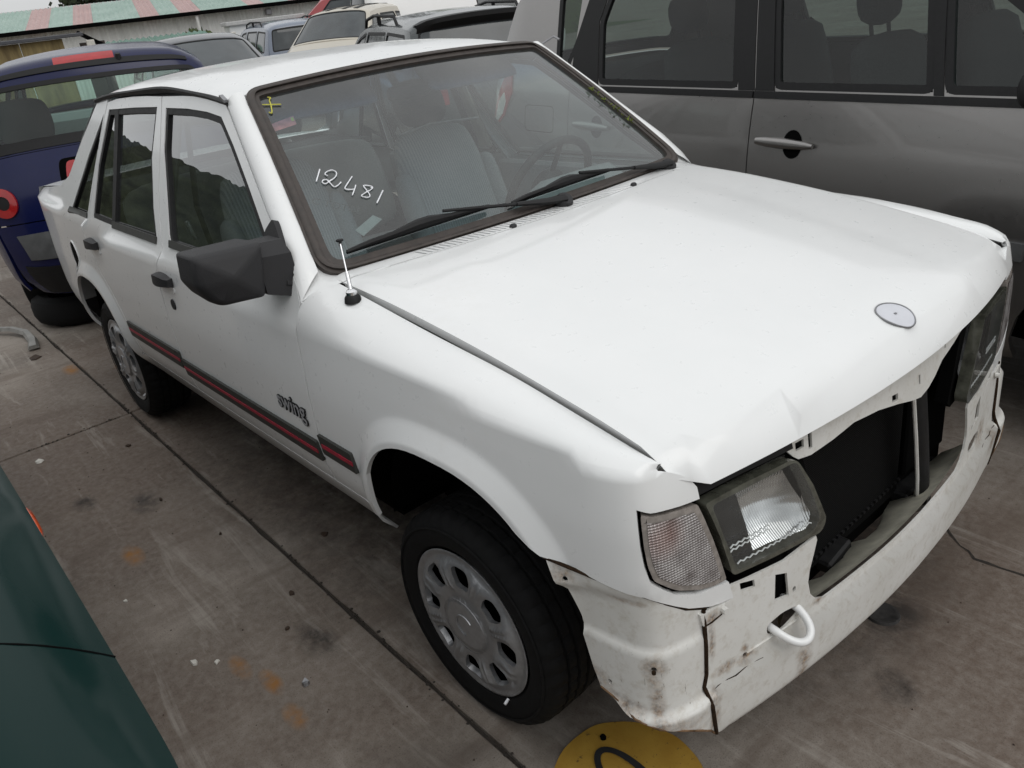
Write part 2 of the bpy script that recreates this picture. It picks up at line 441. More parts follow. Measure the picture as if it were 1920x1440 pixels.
def panel(name, outer, holes, fn, mat, parent=None, step=.05, rim=.012, sgn=-1, push=0.0, cen=(0, 0, .5), back=False, bstep=None, extra=(), skip=None):
    """sheet over the surface fn(u, v), cut to the outline, with holes and a turned-in rim"""
    bs = bstep or step
    loops = [densify(outer, bs)] + [densify(h, bs) for h in holes]
    pts = []; edges = []
    for lp in loops:
        s = len(pts); pts += lp
        edges += [(s + i, s + (i + 1) % len(lp)) for i in range(len(lp))]
    us = [p[0] for p in loops[0]]; vs = [p[1] for p in loops[0]]
    nb = list(pts); g = {}
    for p in nb: g.setdefault((int(p[0] // step), int(p[1] // step)), []).append(p)
    u = min(us) + step * .5
    while u < max(us):
        v = min(vs) + step * .5
        while v < max(vs):
            if not (skip and skip(u, v)) and pip((u, v), loops[0]) and not any(pip((u, v), h) for h in loops[1:]):
                ok = True
                for i in (-1, 0, 1):
                    for j in (-1, 0, 1):
                        for q in g.get((int(u // step) + i, int(v // step) + j), ()):
                            if (q[0] - u) ** 2 + (q[1] - v) ** 2 < (step * .4) ** 2: ok = False
                if ok: pts.append((u, v))
            v += step
        u += step
    for q in extra:
        if pip(q, loops[0]) and not any(pip(q, h) for h in loops[1:]): pts.append(q)
    vv, ee, ff, _, _, _ = delaunay_2d_cdt([Vector(p) for p in pts], edges, [], 1, 1e-6)
    tris = []
    for f in ff:
        c = (sum(vv[i][0] for i in f) / len(f), sum(vv[i][1] for i in f) / len(f))
        if pip(c, loops[0]) and not any(pip(c, h) for h in loops[1:]): tris.append(list(f))
    P = []; Nn = []; vote = 0; e_ = .003
    for q in vv:
        u, v = q[0], q[1]
        S_ = [Vector((p[0], p[1] * sgn, p[2])) for p in (fn(u, v), fn(u - e_, v), fn(u + e_, v), fn(u, v - e_), fn(u, v + e_))]
        n = (S_[2] - S_[1]).cross(S_[4] - S_[3])
        if n.length < 1e-14: n = Vector((0, 0, 0))
        else: n.normalize()
        c = cen(S_[0]) if callable(cen) else Vector(cen)
        vote += 1 if n.dot(S_[0] - c) > 0 else -1
        P.append(S_[0]); Nn.append(n)
    sg_ = 1 if vote > 0 else -1
    Nn = [n * sg_ for n in Nn]
    P = [p + n * push for p, n in zip(P, Nn)]
    verts = list(P); faces = []; nor = []
    cnt = {}
    flip = 0
    for f in tris:
        flip += 1 if (P[f[1]] - P[f[0]]).cross(P[f[2]] - P[f[0]]).dot(Nn[f[0]] + Nn[f[1]] + Nn[f[2]]) > 0 else -1
    for f in tris:
        if flip < 0: f.reverse()
        faces.append(f); nor += [Nn[i] if Nn[i].length > .5 else Vector((0, 0, 1)) for i in f]
        for i in range(len(f)):
            a, b = f[i], f[(i + 1) % len(f)]
            cnt[(a, b)] = cnt.get((a, b), 0) + 1
    if rim:
        for (a, b) in list(cnt):
            if (b, a) in cnt: continue
            k = len(verts)
            verts += [P[a], P[b], P[b] - Nn[b] * rim, P[a] - Nn[a] * rim]
            fn_ = (P[b] - P[a]).cross(Nn[a])
            fn_.normalize()
            faces.append([k + 1, k, k + 3, k + 2])
            nor += [fn_, fn_, fn_, fn_]
    if back:
        base = len(verts); verts += [P[i] - Nn[i] * rim for i in range(len(P))]
        for f in tris:
            faces.append([base + i for i in reversed(f)]); nor += [-Nn[i] for i in reversed(f)]
    return meshobj(name, verts, faces, mat, parent, normals=nor)
class MB:
    """collects simple shapes into one mesh"""
    def __init__(s): s.v = []; s.f = []
    def add(s, v, f):
        k = len(s.v); s.v += [Vector(p) for p in v]; s.f += [[k + i for i in q] for q in f]; return s
    def box(s, ctr, size, rot=None, bev=0.0):
        x, y, z = (d / 2 for d in size); b = min(bev, x * .9, y * .9, z * .9)
        if b <= 0:
            v = [(sx * x, sy * y, sz * z) for sx in (-1, 1) for sy in (-1, 1) for sz in (-1, 1)]
            f = [(0, 1, 3, 2), (4, 6, 7, 5), (0, 4, 5, 1), (2, 3, 7, 6), (0, 2, 6, 4), (1, 5, 7, 3)]
        else:
            v = []; f = []
            idx = {}
            for sx in (-1, 1):
                for sy in (-1, 1):
                    for sz in (-1, 1):
                        for ax in range(3):
                            p = [sx * (x - b), sy * (y - b), sz * (z - b)]
                            p[ax] = (sx * x, sy * y, sz * z)[ax]
                            idx[(sx, sy, sz, ax)] = len(v); v.append(tuple(p))
            I = lambda *k: idx[k]
            for s1 in (-1, 1):
                q = [(-1, -1), (1, -1), (1, 1), (-1, 1)]
                fx = [I(s1, a, c, 0) for a, c in q]; fy = [I(a, s1, c, 1) for a, c in q]; fz = [I(a, c, s1, 2) for a, c in q]
                f.append(fx if s1 > 0 else fx[::-1]); f.append(fy[::-1] if s1 > 0 else fy); f.append(fz if s1 > 0 else fz[::-1])
            for a in (-1, 1):
                for c in (-1, 1):
                    e = [I(-1, a, c, 1), I(1, a, c, 1), I(1, a, c, 2), I(-1, a, c, 2)]; f.append(e if a * c > 0 else e[::-1])
                    e = [I(a, -1, c, 2), I(a, 1, c, 2), I(a, 1, c, 0), I(a, -1, c, 0)]; f.append(e if a * c > 0 else e[::-1])
                    e = [I(a, c, -1, 0), I(a, c, 1, 0), I(a, c, 1, 1), I(a, c, -1, 1)]; f.append(e if a * c > 0 else e[::-1])
            for a in (-1, 1):
                for c in (-1, 1):
                    for d in (-1, 1):
                        e = [I(a, c, d, 0), I(a, c, d, 1), I(a, c, d, 2)]; f.append(e if a * c * d > 0 else e[::-1])
        m = rot.to_3x3() if rot is not None else Matrix.Identity(3)
        return s.add([m @ Vector(p) + Vector(ctr) for p in v], f)
    def tube(s, pts, r, n=8, cap=True, flat=None, up=None):
        pts = [Vector(p) for p in pts]; k = len(s.v); m = len(pts); ref = Vector(up) if up else None
        for i, p in enumerate(pts):
            d = (pts[min(i + 1, m - 1)] - pts[max(i - 1, 0)]).normalized()
            a = ref if ref is not None else (Vector((0, 0, 1)) if abs(d.z) < .9 else Vector((1, 0, 0)))
            x = d.cross(a).normalized(); y = x.cross(d)
            rr = r[i] if isinstance(r, (list, tuple)) else r
            fl = flat or 1.0
            for j in range(n):
                t = 2 * math.pi * j / n
                s.v.append(p + x * math.cos(t) * rr + y * math.sin(t) * rr * fl)
        for i in range(m - 1):
            for j in range(n):
                a = k + i * n + j; b = k + i * n + (j + 1) % n
                s.f.append([a, b, b + n, a + n])
        if cap:
            s.f.append([k + j for j in range(n)][::-1]); s.f.append([k + (m - 1) * n + j for j in range(n)])
        return s
    def loft(s, rows, close=False, caps=False):
        n = len(rows[0]); k = len(s.v)
        for r in rows: s.v += [Vector(p) for p in r]
        for i in range(len(rows) - 1):
            for j in range(n if close else n - 1):
                a = k + i * n + j; b = k + i * n + (j + 1) % n
                s.f.append([a, b, b + n, a + n])
        if caps:
            s.f.append([k + j for j in range(n)][::-1]); s.f.append([k + (len(rows) - 1) * n + j for j in range(n)])
        return s
    def lathe(s, prof, n=48, c=(0, 0, 0), axis='y', mod=None, caps=False):
        """prof: (radius, along-axis)"""
        rows = []
        for i in range(n):
            t = 2 * math.pi * i / n; row = []
            for q, (r, h) in enumerate(prof):
                if mod: r = r + mod(i, q, t)
                a, b = r * math.cos(t), r * math.sin(t)
                p = (a, h, b) if axis == 'y' else ((a, b, h) if axis == 'z' else (h, a, b))
                row.append(Vector(p) + Vector(c))
            rows.append(row)
        rows.append(rows[0]); return s.loft(rows)
    def build(s, name, mat, parent=None, smooth=35, recalc=True):
        o = meshobj(name, s.v, s.f, mat, parent, None)
        import bmesh
        bm = bmesh.new(); bm.from_mesh(o.data)
        bmesh.ops.remove_doubles(bm, verts=bm.verts, dist=1e-5)
        if recalc: bmesh.ops.recalc_face_normals(bm, faces=bm.faces)
        bm.to_mesh(o.data); bm.free()
        if smooth is not None:
            o.data.polygons.foreach_set('use_smooth', [True] * len(o.data.polygons))
            o.data.set_sharp_from_angle(angle=R(smooth))
        return o
def soft(name, c, size, mat, parent, rot=None, bev=.05, sub=2, shape=None):
    """an upholstered block: bevelled box, subdivided"""
    b = MB().box((0, 0, 0), size, None, bev)
    if shape: b.v = [shape(Vector(p)) for p in b.v]
    m = rot.to_4x4() if rot is not None else Matrix.Identity(4)
    b.v = [m @ p + Vector(c) for p in b.v]
    o = b.build(name, mat, parent, 180)
    if sub:
        md = o.modifiers.new('s', 'SUBSURF'); md.levels = 1; md.render_levels = sub
    return o
def ell(cx, cz, rx, rz, n=32, p=2.0, a0=0.0, a1=2 * math.pi):
    out = []
    for i in range(n + (0 if abs(a1 - a0 - 2 * math.pi) < 1e-6 else 1)):
        t = a0 + (a1 - a0) * i / n
        c, s_ = math.cos(t), math.sin(t)
        out.append((cx + rx * math.copysign(abs(c) ** (2 / p), c), cz + rz * math.copysign(abs(s_) ** (2 / p), s_)))
    return out
def text_on(name, txt, size, mat, parent, origin, xdir, ydir, thick=.0008, bold=0.0):
    cu = bpy.data.curves.new(name, 'FONT'); cu.body = txt; cu.size = size; cu.extrude = thick; cu.offset = bold; cu.align_x = 'CENTER'; cu.align_y = 'CENTER'
    cu.resolution_u = 3
    o = bpy.data.objects.new(name, cu)
    x = Vector(xdir).normalized(); y = Vector(ydir); y = (y - x * y.dot(x)).normalized(); z = x.cross(y)
    m = Matrix((x, y, z)).transposed().to_4x4(); m.translation = origin
    link(o, parent); o.matrix_local = m
    bpy.context.view_layer.update()
    dg = bpy.context.evaluated_depsgraph_get()
    me = bpy.data.meshes.new_from_object(o.evaluated_get(dg)); me.name = name
    mt = M[mat] if isinstance(mat, str) else mat
    me.materials.clear(); me.materials.append(mt)
    bpy.data.objects.remove(o)
    o2 = bpy.data.objects.new(name, me); link(o2, parent); o2.matrix_local = m
    return o2
# ------------------------------------------------------------------ the white saloon
AL, LIFT = R(1.464926757800157), .07555560930632373
PIV = Vector((-2.574, 0, .295))
RB = Matrix.Rotation(-AL, 4, 'Y')
BODY = Matrix.Translation(PIV + Vector((0, 0, LIFT))) @ RB @ Matrix.Translation(-PIV)
CAR = empty('white_saloon'); CAR.matrix_world = BODY
tag(CAR, 'white four-door saloon with its front bumper and grille missing and 12481 written on the windscreen', 'car')
CEN = lambda p: Vector((min(max(p.x, -3.2), .25), 0, .55))
def lin_sp(a, b, n): return [a + (b - a) * i / (n - 1) for i in range(n)]
def mir(o, name=None):
    """mirror copy of a part to the car's other flank"""
    me = o.data.copy()
    for v in me.vertices: v.co.y = -v.co.y
    me.flip_normals(); me.update()
    c = bpy.data.objects.new(name or o.name.split('.')[0], me); link(c, o.parent); return c
def both(*a, **k):
    r = panel(*a, sgn=-1, cen=CEN, **k); l = panel(*a, sgn=1, cen=CEN, **k)
    return r, l

ARCH_F = [(-.33, .245), (-.285, .305), (-.262, .36), (-.250, .43)] + [(.062 + .34 * math.copysign(abs(math.cos(a)) ** .8, math.cos(a)), .285 + .358 * abs(math.sin(a)) ** .8)
          for a in [math.pi - R(32) - i * (math.pi - R(32) - R(44)) / 22 for i in range(23)]]
SEAM_F = [(-1.052, 1.312), (-.948, 1.231), (-.808, 1.121), (-.723, 1.054), (-.581, .958), (-.522, .906), (-.493, .868), (-.498, .829), (-.501, .786), (-.498, .69), (-.502, .614), (-.503, .553), (-.506, .496), (-.513, .424), (-.516, .358)]
SEAM_B = [(-1.594, 1.340), (-1.568, 1.07), (-1.544, .986), (-1.492, .890), (-1.490, .874), (-1.513, .828), (-1.522, .799), (-1.533, .742), (-1.529, .636), (-1.519, .509), (-1.518, .455), (-1.516, .358)]
SEAM_R = [(-2.222, 1.327), (-2.319, 1.177), (-2.42, .892), (-2.418, .84), (-2.39, .76), (-2.33, .685), (-2.24, .62), (-2.17, .53), (-2.14, .45), (-2.13, .358)]
G = .0034
sh = lambda L, d: [(x + d, z) for x, z in L]

# front wing: over the shoulder to the bonnet gap, round the front corner above and below the indicator
IND = [(.565, .684), (.595, .676), (.616, .674), (.656, .668), (.696, .664), (.711, .62), (.726, .577), (.742, .525), (.757, .470), (.720, .473), (.685, .483), (.636, .506), (.585, .546), (.574, .580), (.569, .616)]
top = [(t, zcrease(plan(t)[0]) + SW - .001) for t in lin_sp(-.437, .555, 34)]
WING = top + [(.572, .838), (.588, .805), (.604, .775), (.620, .752), (.640, .738), (.658, .729), (.672, .721), (.688, .708), (.699, .690), (.700, .668), (.656, .672), (.616, .678), (.590, .681), (.561, .690), (.565, .616), (.570, .578), (.581, .544), (.633, .502), (.683, .479), (.757, .466), (.768, .424), (.740, .428), (.711, .435), (.659, .459), (.615, .488), (.566, .514), (.467, .526), (.359, .540)]
WING += ARCH_F[::-1][1:-3] + [(-.264, .358)]
WING += sh(SEAM_F[6:][::-1], G)
WING += [(-.470, .893)]
CENW = lambda p: Vector((min(p.x, .25) - .05 * (p.x > .2), 0, .05 if p.z > .70 else .55))
for s_ in (-1, 1): panel('front_wing', WING, [], wing, 'white', CAR, step=.03, bstep=.015, rim=.012, sgn=s_, cen=CENW, extra=arch_pts(_AF), skip=near_arch)
# rocker under the doors
SILL = [(-.322, .256), (-.295, .30), (-.268, .352), (-2.12, .352), (-2.17, .345), (-2.215, .30), (-2.20, .25), (-1.5, .250), (-.8, .248)]
both('sill', SILL, [], side, 'white', CAR, step=.05, rim=.008)

# doors
WF = [(-1.541, 1.175), (-1.550, 1.305), (-1.355, 1.303), (-1.191, 1.294), (-1.080, 1.281), (-.976, 1.208), (-.858, 1.115), (-.778, 1.049), (-.734, 1.012), (-.568, .893), (-1.409, .895), (-1.437, .93)]
WF = [(-1.541, 1.175), (-1.55, 1.306), (-1.355, 1.303), (-1.191, 1.294), (-1.08, 1.281), (-.976, 1.208), (-.858, 1.115), (-.778, 1.049), (-.734, 1.012), (-.60, .915), (-.61, .897), (-1.409, .897), (-1.437, .93)]
WR = [(-2.309, 1.098), (-2.196, 1.302), (-1.89, 1.308), (-1.635, 1.309), (-1.654, 1.152), (-1.604, .998), (-1.548, .899), (-2.044, .899), (-2.346, .903)]
WQ = [(-2.263, 1.290), (-2.476, 1.122), (-2.690, .918), (-2.712, .899), (-2.440, .899), (-2.392, 1.02), (-2.325, 1.167)]
DOOR_F = sh(SEAM_F, -G) + sh(SEAM_B[::-1], G) + [(-1.40, 1.339), (-1.25, 1.335), (-1.15, 1.327)]
DOOR_R = sh(SEAM_B, -G) + sh(SEAM_R[::-1], G) + [(-2.10, 1.338), (-1.9, 1.343), (-1.75, 1.343)]
ARCH_R = [(-2.218, .30), (-2.219, .40), (-2.233, .472)] + [(-2.56 + .345 * math.copysign(abs(math.cos(a)) ** .8, math.cos(a)), .29 + .34 * abs(math.sin(a)) ** .8)
          for a in [R(40) + i * (math.pi - R(40) - R(4)) / 22 for i in range(23)]] + [(-2.905, .30)]
QUARTER = sh(SEAM_R, -G) + [(-2.165, .352), (-2.21, .30)] + ARCH_R[1:] + [(-2.92, .285), (-3.10, .30), (-3.40, .36), (-3.465, .45), (-3.478, .62), (-3.476, .80), (-3.466, .90), (-3.43, .945), (-3.197, .962), (-2.95, .985), (-2.786, 1.034), (-2.583, 1.19), (-2.391, 1.318), (-2.31, 1.352), (-2.23, 1.352)]
dF = both('front_door', DOOR_F, [WF], side, 'white', CAR, step=.04, rim=.020)
dR = both('rear_door', DOOR_R, [WR], side, 'white', CAR, step=.04, rim=.014, extra=arch_pts(_AR), skip=near_arch)
FUEL = ell(-2.742, .700, .055, .062, 24)
qp = both('quarter_panel', QUARTER, [WQ], side, 'white', CAR, step=.04, bstep=.02, rim=.014, extra=arch_pts(_AR), skip=near_arch)
for P_, W_, nm in ((dF, WF, 'door'), (dR, WR, 'door'), (qp, WQ, 'quarter')):
    for s_, d in ((-1, P_[0]), (1, P_[1])):
        rb = .030 if nm == 'door' else .016
        wr = rounded(W_, .018, 3)
        inn = offset(wr, rb * .62)
        panel('window_seal', offset(wr, -.002), [inn], side, 'black', d, step=.05, rim=.018, sgn=s_, cen=CEN, push=-.003)
        panel('window', offset(wr, .004), [], side, 'glass', d, step=.07, rim=0, sgn=s_, cen=CEN, push=-.011)
        if nm == 'quarter' and s_ < 0:
            panel('sill_moulding', [(-2.725, .893), (-2.722, .915), (-2.435, .911), (-2.43, .889)], [], side, 'strip', d, step=.05, rim=.01, sgn=s_, cen=CEN, push=.006)
# divider bar in the rear-door window, waist mouldings
for s_, d in ((-1, dR[0]), (1, dR[1])):
    panel('window_divider', [(-2.125, 1.302), (-2.075, 1.303), (-2.035, .90), (-2.075, .90)], [], side, 'black', d, step=.06, rim=.012, sgn=s_, cen=CEN, push=-.002)
    panel('waist_moulding', [(-2.045, .892), (-2.05, .915), (-1.55, .912), (-1.545, .889)], [], side, 'strip', d, step=.06, rim=.01, sgn=s_, cen=CEN, push=.007)
for s_, d in ((-1, dF[0]), (1, dF[1])):
    panel('waist_moulding', [(-1.415, .893), (-1.42, .915), (-.70, .912), (-.68, .888)], [], side, 'strip', d, step=.06, rim=.01, sgn=s_, cen=CEN, push=.007)
# door furniture
def flank(x, z, out=0.0, s_=-1):
    p, n = surf_frame(side, x, z, s_, CEN); return p + n * out
def handle(d, cx, cz, s_, L=.160, hgt=.052):
    rec = rounded([(cx - L / 2 + .03, cz - .045), (cx + L / 2 - .005, cz - .035), (cx + L / 2 - .005, cz - .01), (cx - L / 2 + .03, cz - .01)], .008, 2)
    panel('handle_recess', rec, [], side, 'white', d, step=.02, rim=.006, sgn=s_, cen=CEN, push=.0035)
    rows = []
    for k in range(9):
        t = k / 8; x = cx - L / 2 + L * t
        h = hgt * (.62 + .38 * math.sin(math.pi * min(1, max(0, t * 1.1 + .02)))) / 2
        o = .006 + .024 * math.sin(math.pi * (.12 + .76 * t)) ** .7
        z0 = cz + .004 * (t - .5)
        base = [(x, z0 + h, .001), (x, z0 + h * .8, o), (x, z0 - h * .55, o + .002), (x, z0 - h, .003)]
        rows.append([flank(a, b, c, s_) for a, b, c in base])
    return MB().loft(rows, True, True).build('door_handle', 'mirrorplastic', d, 50)
for s_, d1, d2 in ((-1, dF[0], dR[0]), (1, dF[1], dR[1])):
    handle(d1, -1.455, .787, s_); handle(d2, -2.295, .808, s_)
    lk = [flank(-1.431 + .017 * math.cos(a), .706 + .017 * math.sin(a), .004, s_) for a in [i * math.pi / 10 for i in range(20)]]
    lk0 = [flank(-1.431 + .02 * math.cos(a), .706 + .02 * math.sin(a), -.001, s_) for a in [i * math.pi / 10 for i in range(20)]]
    MB().loft([lk0, lk], True, True).build('lock', 'mirrorplastic', d1, 40)
# filler recess on the right quarter
fr = panel('filler_recess', FUEL, [], side, 'matblack', qp[0], step=.03, rim=.0, sgn=-1, cen=CEN, push=.0015)
panel('filler_rim', offset(FUEL, -.007), [FUEL], side, 'white', qp[0], step=.03, rim=.006, sgn=-1, cen=CEN, push=.0035)
# rub strip along the flank with a red line
def rubstrip(x0, x1, z0, z1, parent, s_, slant=.006):
    o = panel('rub_strip', rounded([(x0, z0), (x1, z0), (x1 - slant, z1), (x0 - slant, z1)], .004, 2), [], side, 'strip', parent, step=.06, rim=.012, sgn=s_, cen=CEN, push=.008)
    zc_ = (z0 + z1) / 2
    panel('red_line', [(x0 + .006, zc_ - .0055), (x1 - .008, zc_ - .0055), (x1 - .008, zc_ + .0055), (x0 + .006, zc_ + .0055)], [], side, 'red', parent, step=.06, rim=.003, sgn=s_, cen=CEN, push=.0098)
for s_, d1, d2 in ((-1, dF[0], dR[0]), (1, dF[1], dR[1])):
    rubstrip(-1.512, -.514, .428, .488, d1, s_)
    rubstrip(-2.118, -1.524, .450, .512, d2, s_)
for w_ in [o for o in CAR.children if o.name.startswith('front_wing')]:
    rubstrip(-.488, -.318, .462, .517, w_, -1 if w_.data.vertices[0].co.y < 0 else 1, .012)
# model script on the door: black backing letters, then grey letters, on the flank
M['greyink'] = plain('grey_letter', (.30, .30, .31), .5, var=.1)
def flank_text(txt, x0, z0, size, parent):
    p = flank(x0, z0, .0025); q = flank(x0 + .05, z0, .0025); u = flank(x0, z0 + .03, .0025)
    n = (q - p).cross(u - p).normalized()
    text_on('badge', txt, size, 'black', parent, p, q - p, u - p, .0014, .0028)
    text_on('badge', txt, size, 'greyink', parent, p + n * .0022, q - p, u - p, .0004, .0002)
flank_text('swing', -.632, .562, .074, dF[0])

# windscreen pillars
pil = [(SEAM_F[i][0] + G * 1.2, SEAM_F[i][1] + .002) for i in range(7)]
for s_ in (-1, 1):
    rows = []
    vs = [.695, .60, .44, .34, .17, .075, .030]
    for (x, z), v in zip(pil, vs):
        a = Vector(flank(x, z, 0, s_)); b = Vector(wshield(.640 * s_, v)); b.x += .004
        row = []
        for k in range(8):
            t = k / 7
            p = a.lerp(b, t); n = Vector((.55, s_ * .6, .55)).normalized()
            p = p + n * (.016 if v > .1 else (.011 if v > .05 else .004)) * math.sin(math.pi * t) ** .8
            row.append(p)
        # turned-in flange at the door gap
        row.insert(0, a + Vector((0, -s_ * .02, -.004)))
        rows.append(row)
    MB().loft(rows).build('windscreen_pillar', 'white', CAR, 40)
    # scuttle corner between pillar foot, wing and bonnet
    dn = Vector((-.004, 0, -.010))
    outer_ = [Vector(flank(-.545, .925, -.001, s_)), Vector(flank(-.512, .893, -.001, s_)), Vector(flank(-.490, .872, -.001, s_)), Vector(wing(-.470, .890)[0:1] + (wing(-.470, .890)[1] * s_, wing(-.470, .890)[2])), Vector((-.440, .692 * s_, .9015)), Vector((-.4315, .684 * s_, hood(-.43, .684)[2] + .001)), Vector((-.405, .56 * s_, hood(-.405, .56)[2] + .001))]
    inner_ = [Vector(wshield(u * s_, v)) + dn for u, v in ((.634, .105), (.628, .066), (.616, .040), (.598, .020), (.578, .010), (.555, .006), (.50, .004))]
    rows = []
    for a_, b_ in zip(outer_, inner_):
        rows.append([a_.lerp(b_, k / 6) + Vector((0, 0, .006 * math.sin(math.pi * k / 6))) for k in range(7)])
    MB().loft(rows).build('scuttle_corner', 'white', CAR, 60)

# roof with drip strips
def rf_edge(a): return -.990 - .030 * a * a
ROOF = [(rf_edge(a) - .004, a) for a in lin_sp(-1, 1, 25)] + [(-2.42, 1), (-2.47, .8), (-2.48, .4), (-2.485, 0), (-2.48, -.4), (-2.47, -.8), (-2.42, -1)]
panel('roof', ROOF, [], lambda x, a: roof(x, a), 'white', CAR, step=.07, bstep=.05, rim=.01, sgn=1, cen=(-1.6, 0, .6))
for s_ in (-1, 1):
    rows = []
    for i in range(26):
        t = i / 25; x = -1.035 - 1.345 * t
        p = Vector(roof(x, 1.0 * s_)); lift = .004 * math.sin(math.pi * t) * (1 if s_ < 0 else .3)
        w = .009
        if s_ < 0: lift += .006 * math.exp(-((t - .42) / .18) ** 2)
        o = Vector((0, s_, 0)); u = Vector((0, 0, 1))
        rows.append([p + o * -.004 + u * .004, p + o * .010 + u * (.006 + lift), p + o * .015 + u * (.0 + lift), p + o * .008 + u * (-w + lift * .6), p + o * -.004 + u * -w])
    MB().loft(rows, True, True).build('drip_strip', 'black', CAR, 40)
# roof-end metal tags
MB().box(flank(-1.045, 1.325, .012), (.03, .012, .008), Matrix.Rotation(.5, 4, 'Y')).build('strip_clip', 'steel', CAR)
MB().tube([flank(-1.03, 1.325, .01, 1), flank(-.99, 1.335, .035, 1), flank(-.96, 1.325, .03, 1)], .004, 6).build('strip_clip', 'steel', CAR)

# bonnet
bx = lambda y: -.362 - .14 * y * y
HOOD = [(bx(y), y) for y in lin_sp(-.684, .684, 27)] + [(hood_x(y) - .002 - .012 * sstep(.62, .69, abs(y)), y) for y in lin_sp(.684, -.684, 41)]
HOOD = rounded(HOOD, [0] * 27 + [.02] + [0] * 39 + [.02], 4)
BON = panel('bonnet', HOOD, [], hood, 'white', CAR, step=.045, rim=.026, sgn=1, cen=(0, 0, .2))
ec, er = (.599, .012), .043
def on_hood(x, y, out=0.0):
    p, n = surf_frame(hood, x, y, 1, (0, 0, .2)); return p + n * out
ring = [on_hood(ec[0] + .037 * math.cos(a), ec[1] + er * math.sin(a), .0012) for a in [2 * math.pi * i / 40 for i in range(41)]]
MB().tube(ring, .0018, 6, False).build('emblem_ring', 'steel', BON, 60)
panel('emblem_plate', ell(ec[0], ec[1], .036, er - .001, 36), [], hood, plain('emblem_grey', (.60, .61, .65), .5, var=.05), BON, step=.03, rim=.001, sgn=1, cen=(0, 0, .2), push=.0012)
MB().box(on_hood(ec[0], ec[1], .002), (.005, .006, .001)).build('emblem_pin', 'steel', BON)
for nx, ny in ((-.376, -.173), (-.385, .335)):
    MB().loft([[on_hood(nx + a * .008 * math.cos(q), ny + a * .011 * math.sin(q), h) for q in [2 * math.pi * i / 12 for i in range(12)]] for a, h in ((1.1, 0), (1, .006), (.6, .009), (.05, .0095))], True).build('washer_jet', 'mirrorplastic', BON, 50)
# scuttle panel with its louvre slots
def cowl(x, y):
    z = hood(max(x, -.47), y)[2]; return (x, y, z + .001 - .02 * sstep(-.36, -.50, x) * 0)
COWL = [(bx(y) - .004, y) for y in lin_sp(-.684, .684, 27)] + [(-.418 - .065 * (y / .7) ** 2, y) for y in lin_sp(.684, -.684, 27)]
slots = []
n = 27
for i in range(n):
    y = -.455 + i * (.455 + .02) / (n - 1) * 1.0
    x1 = -.374 - .12 * y * y + .0; x0 = x1 - .040
    slots.append([(x0 - .004, y - .0032 - .007), (x1, y - .0032 + .003), (x1, y + .0042 + .003), (x0 - .004, y + .0042 - .007)])
for i in range(16):
    y = .05 + i * .0185
    x1 = -.374 - .12 * y * y; x0 = x1 - .034
    slots.append([(x0, y - .006), (x1, y + .0), (x1, y + .004), (x0, y - .002)])
panel('scuttle_panel', COWL, slots, cowl, 'white', CAR, step=.03, bstep=.03, rim=.006, sgn=1, cen=(-.4, 0, 0))
panel('slot_shade_sheet', COWL, [], cowl, 'matblack', CAR, step=.06, rim=0, sgn=1, cen=(-.4, 0, 0), push=-.018)  # black sheet added so the slots above it read as shaded

# windscreen, seal, tint, markings
def wpt(u, v, out=0.0):
    p, n = surf_frame(wshield, u, v, 1, (-1.2, 0, .6)); return p + n * out
WSO = rounded([(-.640, -.004), (.640, -.004), (.640, .694), (-.640, .694)], [.085, .085, .060, .060], 7)
WSI = offset(WSO, .040)
SEAL = panel('windscreen_seal', WSO, [WSI], wshield, 'seal', CAR, step=.04, rim=.016, sgn=1, cen=(-1.2, 0, .6), push=.006)
MB().tube([wpt(u, v, .008) for u, v in densify(offset(WSO, .016), .03)] + [wpt(*offset(WSO, .016)[0], .008)], .010, 8, False, .5).build('seal_bead', 'seal', SEAL, 60)
WS = panel('windscreen', offset(WSO, .012), [], wshield, 'wscreen', CAR, step=.06, rim=0, sgn=1, cen=(-1.2, 0, .6), push=-.003)
def ink(name, pts, r, mat, k=4):
    # smooth the polyline (Catmull-Rom) and lay a flat bead on the glass
    P_ = [pts[0]] + list(pts) + [pts[-1]]; out = []
    for i in range(1, len(P_) - 2):
        for j in range(k):
            t = j / k; a, b, c, d = P_[i - 1], P_[i], P_[i + 1], P_[i + 2]
            out.append(tuple(.5 * (2 * b[q] + (c[q] - a[q]) * t + (2 * a[q] - 5 * b[q] + 4 * c[q] - d[q]) * t * t + (3 * b[q] - a[q] - 3 * c[q] + d[q]) * t ** 3) for q in (0, 1)))
    out.append(pts[-1])
    rr = [r * (1 + .16 * math.sin(3.1 * i) * (i % 3)) for i in range(len(out))]
    return MB().tube([wpt(u, v, .0006) for u, v in out], rr, 6, True).build(name, mat, WS, 60)
ink('written_digit', [(-.53, .335), (-.554, .298)], .0021, 'marker')
ink('written_digit', [(-.518, .307), (-.523, .314), (-.516, .321), (-.5, .322), (-.492, .311), (-.5, .297), (-.52, .288), (-.534, .283), (-.54, .29), (-.534, .297), (-.525, .294), (-.521, .28), (-.518, .269), (-.513, .265), (-.502, .269), (-.493, .275)], .0017, 'marker')
ink('written_digit', [(-.457, .284), (-.473, .27), (-.491, .253), (-.486, .246), (-.468, .241)], .0018, 'marker')
ink('written_digit', [(-.46, .253), (-.47, .239), (-.482, .224)], .0018, 'marker')
ink('written_digit', [(-.426, .233), (-.421, .23), (-.423, .237), (-.436, .244), (-.442, .243), (-.439, .224), (-.439, .208), (-.446, .204), (-.456, .209), (-.46, .215), (-.446, .221), (-.43, .225), (-.421, .23)], .0016, 'marker')
ink('written_digit', [(-.399, .213), (-.432, .179)], .0021, 'marker')
